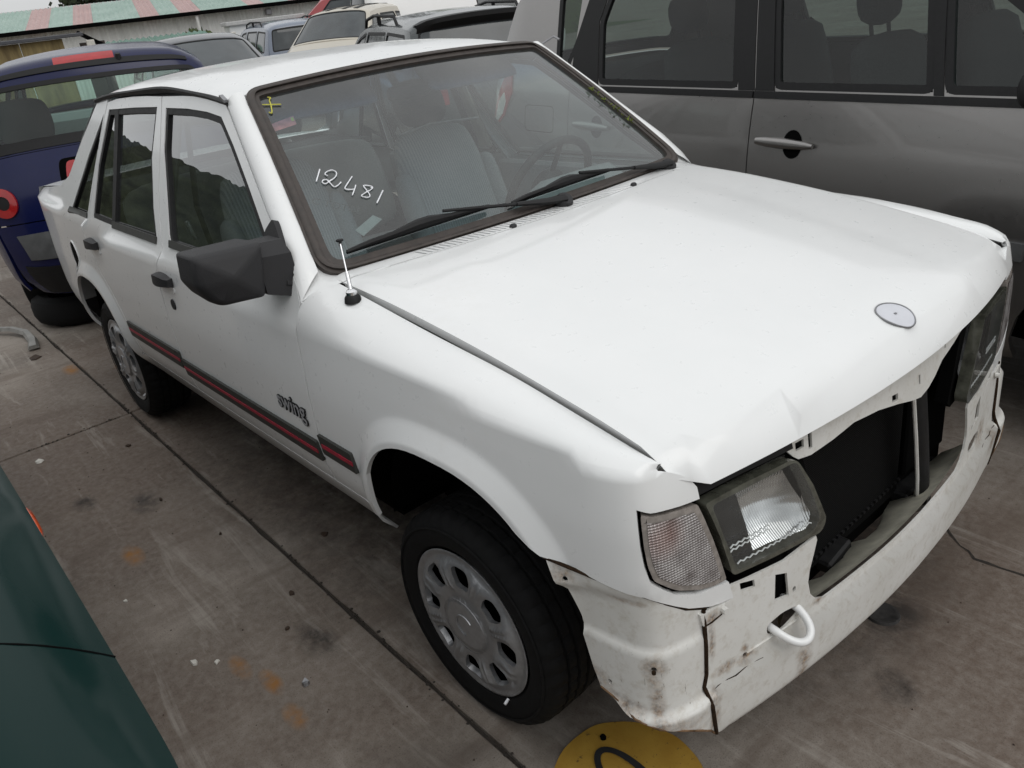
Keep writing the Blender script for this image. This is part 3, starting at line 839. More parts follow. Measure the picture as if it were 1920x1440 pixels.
ink('yellow_cross', [(-.613, .626), (-.580, .615), (-.543, .604)], .0020, 'yellowmark')
ink('yellow_cross', [(-.572, .645), (-.564, .640), (-.571, .632), (-.574, .61), (-.582, .58), (-.590, .585)], .0020, 'yellowmark')
panel('sticker', [(-.608, .543), (-.523, .555), (-.527, .520), (-.609, .512)], [], wshield, plain('red_sticker', (.62, .17, .15), .6, var=.35, scale=60), WS, step=.03, rim=0, sgn=1, cen=(-1.2, 0, .6), push=-.005)
for a in (0, 1): panel('sticker_print', [(-.606 + .07 * a, .520 + .016 * a), (-.598 + .07 * a, .521 + .014 * a), (-.597 + .07 * a, .538 + .012 * a), (-.605 + .07 * a, .537 + .012 * a)], [], wshield, 'yellowmark', WS, step=.03, rim=0, sgn=1, cen=(-1.2, 0, .6), push=-.0045)
p_, q_, u_ = wpt(-.53, .208, -.006), wpt(-.44, .146, -.006), wpt(-.50, .25, -.006)
text_on('dealer_sticker', 'C TOTAL', .032, plain('faded_black_print', (.03, .03, .03), .8), WS, p_, q_ - p_, u_ - p_, .0003)
panel('paper_slip', [(-.50, .10), (-.435, .135), (-.452, .155), (-.513, .125)], [], wshield, plain('grey_paper', (.20, .21, .21), .9), WS, step=.03, rim=0, sgn=1, cen=(-1.2, 0, .6), push=-.012)
# moss along the left edge of the glass
mb = MB()
for i in range(70):
    t = random.random(); u = .597 - .004 * random.random() + .012 * (random.random() - .5); v = .20 + .20 * t
    p = wpt(u, v, .004 + .004 * random.random()); s_ = .004 + .006 * random.random()
    a = Vector((random.uniform(-1, 1), random.uniform(-1, 1), random.uniform(0, 1))) * s_; b = Vector((random.uniform(-1, 1), random.uniform(-1, 1), random.uniform(0, 1))) * s_
    mb.add([p, p + a, p + a + b, p + b], [(0, 1, 2, 3)])
mo = mb.build('moss', plain('moss_green', (.16, .20, .035), .9, var=.4), SEAL, None); mo['kind'] = 'stuff'

# wipers
def wiper(pu, pv, au, av, b0, b1, mid):
    r = empty('wiper'); r.parent = CAR
    piv = wpt(pu, pv, .030); tip = wpt(au, av, .036)
    head = MB().loft([[wpt(pu + a * .025 * math.cos(q), pv + a * .025 * math.sin(q), h) for q in [2 * math.pi * i / 18 for i in range(18)]] for a, h in ((1.1, -.012), (1, .0), (.98, .030), (.8, .038), (.05, .039))], True)
    head.build('wiper_head', 'mirrorplastic', r, 45)
    k = piv.lerp(tip, .42)
    MB().tube([piv + Vector((0, 0, .004)), piv.lerp(tip, .15), k], [.019, .017, .010], 8, True, .6).build('wiper_arm', 'black', r, 50)
    MB().tube([k, piv.lerp(tip, .7), tip], [.0055, .005, .0045], 6, True).build('wiper_rod', 'black', r, 50)
    B0, B1, Mm = wpt(*b0, .012), wpt(*b1, .012), wpt(*mid, .034)
    MB().tube([B0, B0.lerp(B1, .33) , B0.lerp(B1, .66), B1], .0065, 6, True, .6).build('wiper_blade', 'rubber', r, 50)
    n = (wpt(*mid, .03) - wpt(*mid, 0)).normalized()
    br = [B0 + n * .004, B0.lerp(B1, .14) + n * .013, B0.lerp(B1, .30) + n * .017, B0.lerp(B1, .46) + n * .027, B0.lerp(B1, .54) + n * .027, B0.lerp(B1, .70) + n * .017, B0.lerp(B1, .86) + n * .012, B1 + n * .004]
    MB().tube(br, [.005, .007, .007, .0125, .0125, .007, .007, .005], 7, True).build('wiper_frame', 'black', r, 50)
wiper(.052, .000, -.30, .075, (-.563, .050), (-.160, .062), (-.34, .06))
wiper(.512, -.008, .16, .066, (-.092, .050), (.292, .056), (.12, .06))
# aerial
ar = empty('aerial'); ar.parent = CAR
ab = Vector((-.340, -.715, .884))
MB().lathe([(.0, -.006), (.021, -.004), (.019, .008), (.013, .016)], 16, ab, 'z').build('aerial_base', 'black', ar, 40)
MB().lathe([(.014, .014), (.0135, .022), (.008, .027), (.0, .028)], 16, ab, 'z').build('aerial_ferrule', 'chrome', ar, 40)
tipv = Vector((-.410, -.680, 1.006))
MB().tube([ab + Vector((0, 0, .022)), ab.lerp(tipv, .38) + Vector((0, 0, .014))], .0048, 8).build('aerial_tube', 'chrome', ar, 50)
MB().tube([ab.lerp(tipv, .38) + Vector((0, 0, .012)), tipv], .0022, 8).build('aerial_rod', 'chrome', ar, 50)
MB().lathe([(.0, .008), (.009, .007), (.009, .003), (.004, 0), (.004, -.008), (0, -.008)], 12, tipv, 'z').build('aerial_tip', 'black', ar, 40)

# door mirror (right) and its sail; a plain one on the left
def mirror(s_, head=True):
    d = dF[0] if s_ < 0 else dF[1]
    Y = lambda y: s_ * y
    A_, B_, C_, D_ = Vector((-.575, Y(.982), 1.034)), Vector((-.560, Y(.812), 1.028)), Vector((-.556, Y(.836), .896)), Vector((-.575, Y(.968), .920))
    E_ = Vector((-.575, Y(.990), .962))
    back = lambda p, k=.92: Vector((-.672, (p.y - Y(.90)) * k + Y(.905), (p.z - .965) * k + .968))
    fr_ = [A_, E_, D_, Vector((-.566, Y(.945), .903)), C_, B_]
    v = []
    for lay in range(4):
        for p in fr_:
            c = sum(fr_, Vector((0, 0, 0))) / 6
            if lay == 0: q = c + (p - c) * .86 + Vector((.030, 0, 0))
            elif lay == 1: q = c + (p - c) * .98 + Vector((.012, 0, 0))
            elif lay == 2: q = p + Vector((-.012, 0, 0))
            else: q = back(p)
            v.append(q)
    # ridge from outer top to inner bottom
    ridge = (v[0] + v[4]) / 2 + Vector((.022, 0, .004))
    f = []
    for l in range(3):
        for i in range(6): f.append([l * 6 + i, l * 6 + (i + 1) % 6, (l + 1) * 6 + (i + 1) % 6, (l + 1) * 6 + i])
    k = len(v); v.append(ridge)
    f += [[0, 1, k], [1, 2, k], [2, 3, k], [3, 4, k], [4, 5, k], [5, 0, k], [18, 19, 20, 21, 22, 23]]
    o = MB().add(v, f).build('door_mirror', 'mirrorplastic', d, 20)
    md = o.modifiers.new('b', 'BEVEL'); md.width = .009; md.segments = 3; md.limit_method = 'ANGLE'; md.angle_limit = R(12); md.harden_normals = False
    o.data.polygons.foreach_set('use_smooth', [True] * len(o.data.polygons))
    # reflecting glass
    c = back(Vector((0, Y(.905), .966)))
    MB().add([back(p, .80) + Vector((-.001, 0, 0)) for p in fr_], [(0, 1, 2, 3, 4, 5)]).build('mirror_glass', 'chrome', o, None)
    # foot on a triangular sail
    if not head: return
    sail = rounded([(-.538, .900), (-.700, .900), (-.700, 1.012), (-.662, 1.046), (-.640, 1.030), (-.575, .968)], .012, 3)
    panel('mirror_sail', sail, [], side, 'mirrorplastic', d, step=.04, rim=.02, sgn=s_, cen=CEN, push=.014)
    rows = []
    for t in (0, .35, .7, 1):
        y = Y(.745 + .085 * t); w = .062 - .012 * t; zb = .868 + .030 * t; zt = 1.012 + .006 * t
        rows.append([Vector((-.60 + w, y, zb)), Vector((-.60 + w * .8, y, zt - .03)), Vector((-.60 + w * .2, y, zt)), Vector((-.60 - w, y, zt)), Vector((-.60 - w, y, zb))])
    MB().loft(rows, True, True).build('mirror_foot', 'mirrorplastic', d, 30)
mirror(-1)
# ---- front end of the saloon
def RP(t_, z_):
    p = side(t_, z_); return (p[0], -p[1], p[2])
RUST = [(RP(.575, .352), .032, (1, 1, 1)), (RP(.575, .325), .030, (1.8, 1.8, .8)), (RP(.578, .27), .075, (3.6, 3.6, 1)), (RP(.585, .225), .045, (1.3, 1.3, .9)),
        (RP(.60, .212), .075, (.8, .8, 2.6)), (RP(.50, .25), .06, (.7, .7, 2.6)), (RP(.44, .28), .05, (1, 1, 1.4)), (RP(.70, .235), .035, (1.6, 1.6, .9)), (RP(.70, .175), .035, (1.8, 1.8, .7)), (RP(.71, .355), .03, (2.2, 2.2, .5)),
        (RP(.745, .268), .035, (.8, .8, 2)), (RP(.80, .262), .030, (.7, .7, 2)), (RP(.795, .285), .014, (1, 1, 1)), (RP(.955, .17), .060, (1.9, 1.9, .9)), (RP(.955, .12), .045, (1.4, 1.4, .9)), (RP(.71, .41), .03, (1, 1, 1.5)),
        (RP(.40, .51), .03, (1, 1, 1)), (RP(1.02, .282), .03, (1, 1, 2)), (RP(1.86, .29), .05, (1, 1, 1)), (RP(1.95, .22), .05, (1, 1, 1)), (RP(.63, .19), .04, (.6, .6, 3)), (RP(.52, .49), .02, (.4, .4, 2))]
def dirty_white():
    t = NT('dirty_white_metal'); v = t.coord()
    n1 = t.noise(v, 3, 5, .6); n2 = t.noise(v, 45, 5, .7); n3 = t.noise(v, 120, 3, .6)
    c = t.ramp(n1, [(.3, (.58, .57, .53)), (.7, (.72, .715, .69))])
    c = t.mix(t.math('MULTIPLY', t.ramp(n2, [(.50, 0.0), (.72, 1.0)]), .42), c, (.38, .33, .255))
    vs = t.coord(scale=(75, 75, 16)); st = t.noise(vs, 1.0, 5, .75, .6)
    scr = t.math('MULTIPLY', t.ramp(st, [(.63, 0.0), (.67, 1.0)]), t.spot(v, RP(.58, .25), .17, .6))
    c = t.mix(t.math('MULTIPLY', scr, .85), c, (.10, .07, .045))
    m = None
    for p, rad, sc in RUST:
        x = t.spot(v, p, rad, .85, sc)
        m = x if m is None else t.math('MAXIMUM', m, x)
    m2 = t.math('MULTIPLY', m, t.ramp(n2, [(.32, .15), (.62, 1.0)]), True)
    c = t.mix(t.math('MULTIPLY', m2, .85), c, t.ramp(n3, [(.35, (.045, .022, .010)), (.55, (.20, .10, .035)), (.72, (.36, .24, .11))]))
    return t.done(t.bsdf(c, t.ramp(n2, [(.3, .42), (.7, .6)]), 0, .12, .4, bump=n2, bstr=.08, bdist=.002))

M['dirty'] = dirty_white()
def fsurf(t, z): return side(t, z)
CENF = lambda p: Vector((min(p.x - .3, .2), 0, p.z))
def fp(t, z, out=0.0, s_=-1):
    p, n = surf_frame(side, t, z, s_, CENF); return p + n * out
T2 = 2 * T_MID
M['rustedge'] = plain('rusty_lip', (.16, .10, .06), .9, var=.6, scale=50, spec=.1)
# front panel: plates below the lamps, lip of the grille opening, spoiler below
half_top = [(.697, .418), (.706, .430), (.745, .424), (.768, .424), (.760, .455), (.795, .450), (.903, .438), (.985, .447), (.998, .449), (1.002, .437), (.994, .410), (.982, .375), (.978, .345), (.986, .312), (1.004, .290), (1.033, .275)]
lip = [(t, .275 - .004 * math.sin((t - 1.033) / (T2 - 2.066) * math.pi)) for t in lin_sp(1.10, T2 - 1.10, 14)]
half_bot = [(.712, .125), (.76, .100), (.82, .088), (.90, .084), (1.0, .090)]
fx = lambda L: [(T2 - t, z) for t, z in reversed(L)]
FRONT = half_top + lip + fx(half_top) + [(T2 - .697, .35), (T2 - .695, .285), (T2 - .686, .262), (T2 - .690, .225)] + [(T2 - t, z) for t, z in half_bot] + [(T_MID, .094)] + half_bot[::-1] + [(.690, .225), (.686, .262), (.695, .285), (.697, .35)]
HOLES = [[(.879, .418), (.912, .405), (.919, .346), (.878, .355)], [(.784, .448), (.822, .437), (.824, .419), (.787, .428)], rounded([(.855, .305), (.90, .314), (.945, .306), (.950, .285), (.90, .268), (.858, .280)], .016, 4), ell(.935, .352, .005, .008, 10), ell(.795, .268, .0055, .006, 10)]
HOLES += [[(T2 - t, z) for t, z in h] for h in HOLES]
panel('front_panel', FRONT, HOLES, side, 'dirty', CAR, step=.018, bstep=.012, rim=.005, sgn=-1, cen=CENF)
# raised seams pressed in the plates
MB().tube([fp(.80, .272, .0005), fp(.90, .272, .0005), fp(.97, .272, .0005)], .003, 6, True, .5).build('pressed_seam', 'dirty', CAR, 60)
# corner pieces between wheel arch and front panel
CORNER = [(.369, .535), (.467, .522), (.566, .510), (.615, .484), (.655, .455), (.692, .436), (.692, .35), (.690, .285), (.681, .262), (.685, .225), (.707, .125), (.690, .150), (.66, .178), (.62, .205), (.54, .240), (.480, .250), (.454, .258), (.440, .300), (.423, .372), (.417, .410), (.392, .475)]
CH = [ell(.405, .500, .0055, .007, 10), ell(.575, .352, .0065, .007, 12), ell(.478, .283, .005, .007, 10)]
both('front_corner', CORNER, CH, side, 'dirty', CAR, step=.014, bstep=.012, rim=.006, push=-.003)
for s_ in (-1, 1):
    MB().tube([fp(t, z, -.0015, s_) for t, z in [(.6935, .436), (.6945, .35), (.6925, .285), (.6835, .262), (.6875, .225), (.700, .165), (.7095, .125)]], .0045, 6, True).build('rusty_joint', 'rustline', CAR, 60)
    MB().tube([fp(t, z, -.003, s_) for t, z in [(.455, .259), (.50, .249), (.54, .241), (.58, .224), (.62, .206), (.66, .179), (.690, .151), (.705, .128)]], .0026, 6, True).build('rusty_edge', 'rustedge', CAR, 60)
    MB().tube([fp(t, z, .0004, s_) for t, z in [(.700, .246), (.73, .247), (.76, .245), (.80, .247), (.835, .245)]], [.0018, .003, .0022, .003, .001], 6, True, .35).build('dirt_line', 'rustline', CAR, 60)
    # small folded tab and screw under the wing end
    panel('folded_tab', [(.682, .432), (.745, .425), (.735, .405), (.690, .400)], [], side, 'dirty', CAR, step=.03, rim=.006, sgn=s_, cen=CENF, push=.003)
    MB().tube([fp(.738, .416, .003, s_), fp(.738, .416, .013, s_)], .007, 8).build('screw', 'dirty', CAR, 40)
    MB().tube([fp(.688, .401, .002, s_), fp(.71, .402, .003, s_), fp(.735, .406, .002, s_)], .0022, 6, True).build('rusty_joint', 'rustline', CAR, 60)
    MB().tube([fp(.575, .352, .001, s_), fp(.575, .352, .006, s_)], .004, 8).build('rusty_screw', 'rustline', CAR, 40)
    # dirty joint under the wing
    MB().tube([fp(t, z, -.004, s_) for t, z in [(.365, .538), (.467, .525), (.566, .513), (.615, .487), (.655, .458), (.70, .436)]], .0035, 6, True).build('rusty_joint', 'rustline', CAR, 60)
# towing eye
tp_ = [(.872, .290, -.04), (.874, .287, .006), (.884, .276, .026), (.898, .266, .040), (.914, .262, .046), (.930, .266, .044), (.942, .276, .034), (.948, .288, .016), (.948, .298, -.005), (.946, .302, -.04)]
def crom(P_, k=4):
    P_ = [Vector(p) for p in P_]; Q = [P_[0]] + P_ + [P_[-1]]; out = []
    for i in range(1, len(Q) - 2):
        a, b, c, d = Q[i - 1:i + 3]
        for j in range(k):
            t = j / k; out.append(.5 * (2 * b + (c - a) * t + (2 * a - 5 * b + 4 * c - d) * t * t + (3 * b - a - 3 * c + d) * t ** 3))
    return out + [Q[-1]]
th = MB().tube(crom([fp(a, b, c) for a, b, c in tp_]), .0085, 10, True)
th.build('towing_eye', 'white', CAR, 60)

# lamps
def lampmats():
    t = NT('fluted_reflector'); v = t.coord()
    w = t.N('ShaderNodeTexWave', wave_type='BANDS', bands_direction='Y'); w.inputs['Scale'].default_value = 60; w.inputs['Distortion'].default_value = .3
    t.L(v, w.inputs['Vector'])
    w2 = t.N('ShaderNodeTexWave', wave_type='BANDS', bands_direction='Z'); w2.inputs['Scale'].default_value = 14; w2.inputs['Distortion'].default_value = 1.0; t.L(v, w2.inputs['Vector'])
    h = t.math('ADD', w.outputs['Fac'], t.math('MULTIPLY', w2.outputs['Fac'], .6))
    pz = t.N('ShaderNodeSeparateXYZ'); t.L(v, pz.inputs[0])
    ln = t.noise(t.coord(scale=(1, 1, 1)), 9, 3, .5, .6)
    M['reflector'] = t.done(t.bsdf(t.ramp(ln, [(.38, (.45, .45, .46)), (.55, (.80, .80, .82)), (.7, (.93, .93, .94))]),   .14, .92, .3, bump=h, bstr=.16, bdist=.006))
    t = NT('prism_lens'); v = t.coord(rot=(0, 0, 0))
    a = t.N('ShaderNodeTexWave', wave_type='BANDS', bands_direction='Y'); a.inputs['Scale'].default_value = 52; t.L(v, a.inputs['Vector'])
    b = t.N('ShaderNodeTexWave', wave_type='BANDS', bands_direction='Z'); b.inputs['Scale'].default_value = 60; t.L(v, b.inputs['Vector'])
    n = t.noise(v, 22, 3, .6)
    h = t.math('ADD', a.outputs['Fac'], b.outputs['Fac'])
    c = t.ramp(n, [(.3, (.26, .23, .22)), (.5, (.54, .51, .50)), (.72, (.80, .78, .76))])
    c = t.mix(t.math('MULTIPLY', t.ramp(t.math('MULTIPLY', a.outputs['Fac'], b.outputs['Fac']), [(.25, 1.0), (.6, 0.0)]), .55), c, (.10, .085, .085))
    c = t.mix(t.math('MULTIPLY', t.spot(v, (.565, -.715, .625), .05, .9), .45), c, (.36, .12, .08))
    M['prism'] = t.done(t.bsdf(c, .18, .15, .6, bump=h, bstr=.55, bdist=.006))
    M['lens'] = glass('headlamp_lens', (.90, .92, .91), boost=1.3, dust=.03)
    lt = M['lens'].node_tree; L2 = lt.links.new
    cc = lt.nodes.new('ShaderNodeTexCoord'); wv = lt.nodes.new('ShaderNodeTexWave'); wv.bands_direction = 'Y'; wv.inputs['Scale'].default_value = 75; L2(cc.outputs['Object'], wv.inputs['Vector'])
    bp = lt.nodes.new('ShaderNodeBump'); bp.inputs['Strength'].default_value = .25; bp.inputs['Distance'].default_value = .004; L2(wv.outputs['Fac'], bp.inputs['Height'])
    for n_ in lt.nodes:
        if n_.type == 'BSDF_GLOSSY': L2(bp.outputs[0], n_.inputs['Normal'])
    t = NT('cloudy_lens_edge'); v = t.coord(); n = t.noise(v, 30, 4, .6)
    M['lensedge'] = t.done(t.bsdf(t.ramp(n, [(.3, (.035, .036, .028)), (.7, (.11, .112, .09))]), .16, 0, .5, bump=n, bstr=.1))
    M['lampglass'] = plain('bright_lens_glass', (.85, .86, .87), .12, 0, .6, .1, 50)
    M['lampdark'] = plain('lamp_inside_shading', (.035, .037, .04), .2, .3, .4, .4, 30)
    M['indedge'] = plain('grey_lens_edge', (.26, .235, .215), .25, 0, .4, .25, 60)
lampmats()
LAMP = rounded([(.708, .655), (.811, .656), (.934, .652), (.982, .575), (1.028, .476), (1.014, .452), (.873, .464), (.766, .476), (.738, .574)], [.008, 0, .02, 0, .02, .015, 0, .012, 0], 4)
LIN = offset(LAMP, .017)
LIN2 = rounded([(.722, .646), (.934, .645), (.972, .572), (1.006, .490), (.986, .467), (.778, .482), (.746, .574)], .012, 3)
def dish(t, z):
    p = side(t, z); d = .075 * max(0, 1 - ((t - .868) / .17) ** 2) * max(0, 1 - ((z - .562) / .105) ** 2) + .004
    return (p[0] - d, p[1] - d * .12, p[2])
for s_ in (-1, 1):
    L = empty('headlamp'); L.parent = CAR
    panel('lamp_housing', [(.702, .700), (.95, .700), (.99, .640), (1.045, .46), (1.02, .440), (.76, .458), (.725, .574), (.702, .660)], [LIN2], side, 'matblack', L, step=.05, rim=.03, sgn=s_, cen=CENF, push=-.034)
    panel('lamp_top_strip', [(.700, .668), (.81, .668), (.944, .664), (.940, .695), (.82, .702), (.71, .702)], [], side, 'black', L, step=.05, rim=.03, sgn=s_, cen=CENF, push=-.010)
    panel('reflector', offset(LIN2, -.006), [], dish, 'reflector', L, step=.016, rim=0, sgn=s_, cen=CENF, push=0)
    panel('reflector_shading', [(.726, .640), (.790, .642), (.815, .560), (.835, .484), (.782, .488), (.752, .574)], [], lambda t, z: (lambda p: (p[0] - .012, p[1], p[2]))(side(t, z)), 'lampdark', L, step=.02, rim=0, sgn=s_, cen=CENF)  # dark sheet added to paint the dim, shaded side of the bowl
    for (ta, za), (tb, zb), n_ in (((.765, .528), (.865, .530), 14), ((.782, .494), (.985, .486), 26)):
        for dz in ((0, .009) if n_ == 14 else (0,)):
            MB().tube([fp(ta + (tb - ta) * k_ / n_, za + (zb - za) * k_ / n_ + dz + (.0022 if k_ % 2 else -.0022), -.003, s_) for k_ in range(n_ + 1)], .0017, 5, True).build('lens_rib', 'lampglass', L, 60)
    panel('lens_edge', LAMP, [LIN2], side, 'lensedge', L, step=.03, bstep=.02, rim=.028, sgn=s_, cen=CENF, push=.002)
    panel('lens', offset(LIN2, -.004), [], side, 'lens', L, step=.05, rim=0, sgn=s_, cen=CENF, push=.0025)
    I = empty('indicator'); I.parent = CAR
    io = rounded(offset(IND, .003), .006, 2)
    ii = offset(io, .013)
    panel('indicator_edge', io, [ii], side, 'indedge', I, step=.02, bstep=.012, rim=.02, sgn=s_, cen=CENF, push=-.001)
    panel('indicator_lens', offset(ii, -.002), [], side, 'prism', I, step=.012, rim=0, sgn=s_, cen=CENF, push=.0005)

# cross member under the bonnet lip, with its slots
def xm(y, z):
    z = z - .012 * sstep(.672, .64, z); return (.632 - .16 * y * y - .10 * (z - .63), y, z)
XM = [(-.395, .690), (-.395, .656), (-.366, .634), (-.330, .628), (-.262, .632), (-.19, .640), (-.10, .630), (-.021, .612), (.05, .592), (.085, .585), (.125, .592), (.16, .606), (.20, .628), (.26, .640), (.314, .650), (.395, .656), (.395, .690)]
XH = [[(-.335, .664), (-.324, .664), (-.324, .642), (-.335, .642)], [(-.39, .682), (-.37, .682), (-.37, .672), (-.39, .672)], [(-.372, .661), (-.348, .661), (-.348, .65), (-.372, .65)], [(-.045, .640), (-.020, .637), (-.02, .622), (-.045, .625)], [(.075, .640), (.083, .640), (.083, .618), (.075, .618)], [(.215, .668), (.222, .668), (.222, .648), (.215, .648)], [(.01, .675), (.05, .675), (.05, .660), (.01, .660)], [(.13, .675), (.155, .675), (.155, .662), (.13, .662)]]
panel('lock_panel', XM, XH, lambda y, z: xm(y, z), 'dirty', CAR, step=.02, rim=.005, sgn=1, cen=(0, 0, .5))
# centre strut with its pale edge
cs = [(.590, .150, .600), (.600, .166, .540), (.604, .190, .42), (.602, .222, .30), (.596, .248, .215), (.588, .262, .185)]
MB().tube(cs, [.023, .023, .023, .023, .024, .025], 8, True, .5, (1, 0, 0)).build('centre_strut', 'black', CAR, 40)
MB().tube([(x - .002, y - .027, z) for x, y, z in cs[:-1]], .0045, 6, True, 1, (1, 0, 0)).build('strut_edge', 'dirty', CAR, 40)
MB().box((.585, .262, .185), (.03, .07, .03), None, .008).build('strut_foot', 'dirty', CAR)
# inner ledge behind the lip
rows = []
for y in lin_sp(-.33, .47, 18):
    k = .018 * math.sin(y * 31) + .012 * math.sin(y * 57 + 1)
    p = Vector(plan(T_MID)[0:2] + (.0,)); x0 = .652 - .2 * y * y
    rows.append([(x0 - .006, y, .268), (x0 - .03, y, .246), (x0 - .085 + k, y, .212 + k * .3), (x0 - .10 + k, y, .150)])
MB().loft(rows).build('inner_ledge', plain('cream_primer', (.60, .58, .48), .6, var=.18, scale=30), CAR, 60)
# radiator pack
rad = empty('radiator'); rad.parent = CAR
MB().box((.50, .02, .40), (.05, .98, .50), None, .01).build('radiator_core', 'matblack', rad)
t = NT('radiator_fins'); v = t.coord(); w = t.N('ShaderNodeTexWave', wave_type='BANDS', bands_direction='Z'); w.inputs['Scale'].default_value = 60; t.L(v, w.inputs['Vector'])
M['fins'] = t.done(t.bsdf(t.ramp(w.outputs['Fac'], [(.3, (.002, .002, .002)), (.7, (.006, .006, .006))]), .8, 0, 0, .12, bump=w.outputs['Fac'], bstr=.4))
MB().box((.530, -.02, .41), (.02, .50, .40), None, .006).build('radiator_panel', 'fins', rad)
MB().box((.535, .36, .43), (.02, .22, .36), None, .006).build('radiator_panel', 'matblack', rad)
b = MB()
for i in range(26): b.box((.5425, -.262 + i * .0195, .238 + i * .0006), (.006, .010, .006))
b.build('radiator_rivet_row', 'black', rad)
MB().box((.550, -.10, .215), (.04, .10, .035), Matrix.Rotation(.2, 4, 'X'), .006).build('radiator_mount', 'black', rad)
MB().box((.550, .33, .205), (.05, .24, .03), Matrix.Rotation(-.05, 4, 'X'), .006).build('radiator_mount', 'black', rad)
# bits behind the left lamp
MB().box((.53, .56, .45), (.10, .10, .06), Matrix.Rotation(.4, 4, 'Z'), .015).build('lamp_bracket', 'steel', CAR)
# dark insides: engine bay, floor, boot, wheelhouses
ib = empty('underbody'); ib.parent = CAR
MB().box((.02, 0, .47), (.84, 1.06, .50)).build('engine_bay', 'matblack', ib, None)
MB().box((-1.62, 0, .30), (2.5, 1.38, .10)).build('floor_pan', 'matblack', ib, None)
MB().box((-3.05, 0, .52), (.80, 1.10, .50)).build('boot_box', 'matblack', ib, None)
MB().box((-.47, 0, .60), (.06, 1.40, .50)).build('bulkhead', 'matblack', ib, None)
for s_ in (-1, 1):
    for cx, cz, rr in ((.062, .285, .385), (-2.56, .29, .375)):
        rows = []
        for i in range(25):
            a = R(3) + (math.pi - R(6)) * i / 24
            ca, sa = math.cos(a), math.sin(a)
            rows.append([(cx + rr * ca, s_ * .74, cz + rr * sa), (cx + rr * ca, s_ * .53, cz + rr * sa), (cx, s_ * .53, cz)])
        MB().loft(rows).build('wheelhouse', 'matblack', ib, None)
MB().loft([[(-2.93, s_ * .70, .30), (-3.4, s_ * .64, .38)] for s_ in (-1, 1)]).build('rear_valance', 'matblack', ib, None)
# rear deck, rear window, tail
def deckloft(name, stations, mat, parent=None, na=17, smooth=60):
    rows = []
    for x, z, w, cr, bow in stations:
        rows.append([(x + bow * (1 - abs(a) ** 2.5), a * w, z + cr * (1 - abs(a) ** 2.4)) for a in lin_sp(-1, 1, na)])
    return MB().loft(rows).build(name, mat, parent or CAR, smooth)
deckloft('boot_lid', [(-2.84, .985, .68, .020, .03), (-3.0, .975, .69, .022, .02), (-3.3, .960, .715, .022, 0), (-3.44, .945, .715, .020, -.02), (-3.475, .90, .72, .01, -.03), (-3.485, .62, .73, .0, -.04)], 'white')
deckloft('rear_window', [(-2.44, 1.335, .55, .035, .03), (-2.6, 1.215, .60, .02, .03), (-2.83, .998, .66, .01, .03)], 'glass')
deckloft('rear_skirt', [(-3.478, .63, .73, 0, -.04), (-3.46, .40, .72, 0, -.04), (-3.40, .34, .70, 0, -.04)], 'white')
for s_ in (-1, 1):
    MB().loft([[(-2.42, s_ * .585, 1.335), (-2.44, s_ * .52, 1.352)], [(-2.60, s_ * .640, 1.195), (-2.62, s_ * .57, 1.22)], [(-2.80, s_ * .695, 1.03), (-2.83, s_ * .63, 1.02)], [(-2.9, s_ * .72, .985), (-2.92, s_ * .62, .992)]]).build('rear_pillar', 'white', CAR, 60)

# ---- wheels (they stand upright on the ground while the body sits nose-up)
TYRE_R = .288
def wheel_meshes():
    tp = [(.190, -.070), (.199, -.080), (.206, -.089), (.235, -.098), (.262, -.094), (.278, -.083), (.2835, -.072)]
    tread = [(.2855, -.068), (.2865, -.050), (.2785, -.0485), (.2785, -.042), (.2875, -.0405), (.288, -.020), (.2795, -.0185), (.2795, -.012), (.288, -.010), (.288, .010), (.2795, .012), (.2795, .0185), (.288, .020), (.2875, .0405), (.2785, .042), (.2785, .0485), (.2865, .050), (.2855, .068)]
    prof = tp + tread + [(r, -h) for r, h in tp[::-1]]
    n0 = len(tp); N = 168
    def mod(i, q, t):
        if n0 - 2 <= q <= n0 + 1 or len(prof) - n0 - 2 <= q <= len(prof) - n0 + 1: return -.0045 if i % 4 == 0 else 0.0
        if n0 + 4 <= q <= n0 + 5: return -.005 if (i + 1) % 4 == 0 else 0.0
        if n0 + 8 <= q <= n0 + 9: return -.003 if (i + 2) % 4 == 0 else 0
        return 0.0
    ty = MB().lathe(prof, N, mod=mod)
    ty.lathe([(.252, -.0975), (.256, -.0995), (.260, -.0965)], 96)
    rim = MB().lathe([(.188, -.080), (.180, -.070), (.168, -.050), (.150, -.020), (.06, -.030), (0, -.03)], 48)
    rim.lathe([(.188, .085), (.17, .06), (.165, -.03)], 48)
    return ty, rim
TY, RIM = wheel_meshes()
tyre_me = TY.build('tyre', 'rubber', None, 30); rim_me = RIM.build('rim', 'matblack', None, 40)
def trim_fn(u, v):
    r = math.hypot(u, v); a = math.atan2(v, u)
    h = spl(r, [(0, .020), (.060, .020), (.068, .0185), (.072, .012), (.085, .013), (.105, .016), (.13, .017), (.158, .0165), (.170, .011), (.178, .004), (.186, .002), (.192, .006), (.197, .0075), (.200, .003)])
    k = 8 * a / (2 * math.pi); f = (k - math.floor(k)) - .5        # 0 at a window's middle, +-.5 on a spoke
    s = abs(abs(f) - .5)
    rib = math.exp(-((s - .085) / .045) ** 2) * sstep(.092, .110, r) * sstep(.172, .150, r)
    h += .007 * rib
    # dished edge round each window
    w = math.exp(-((abs(f)) / .24) ** 2) * math.exp(-((r - .135) / .030) ** 2)
    h -= .013 * w
    return (u, -h, v)
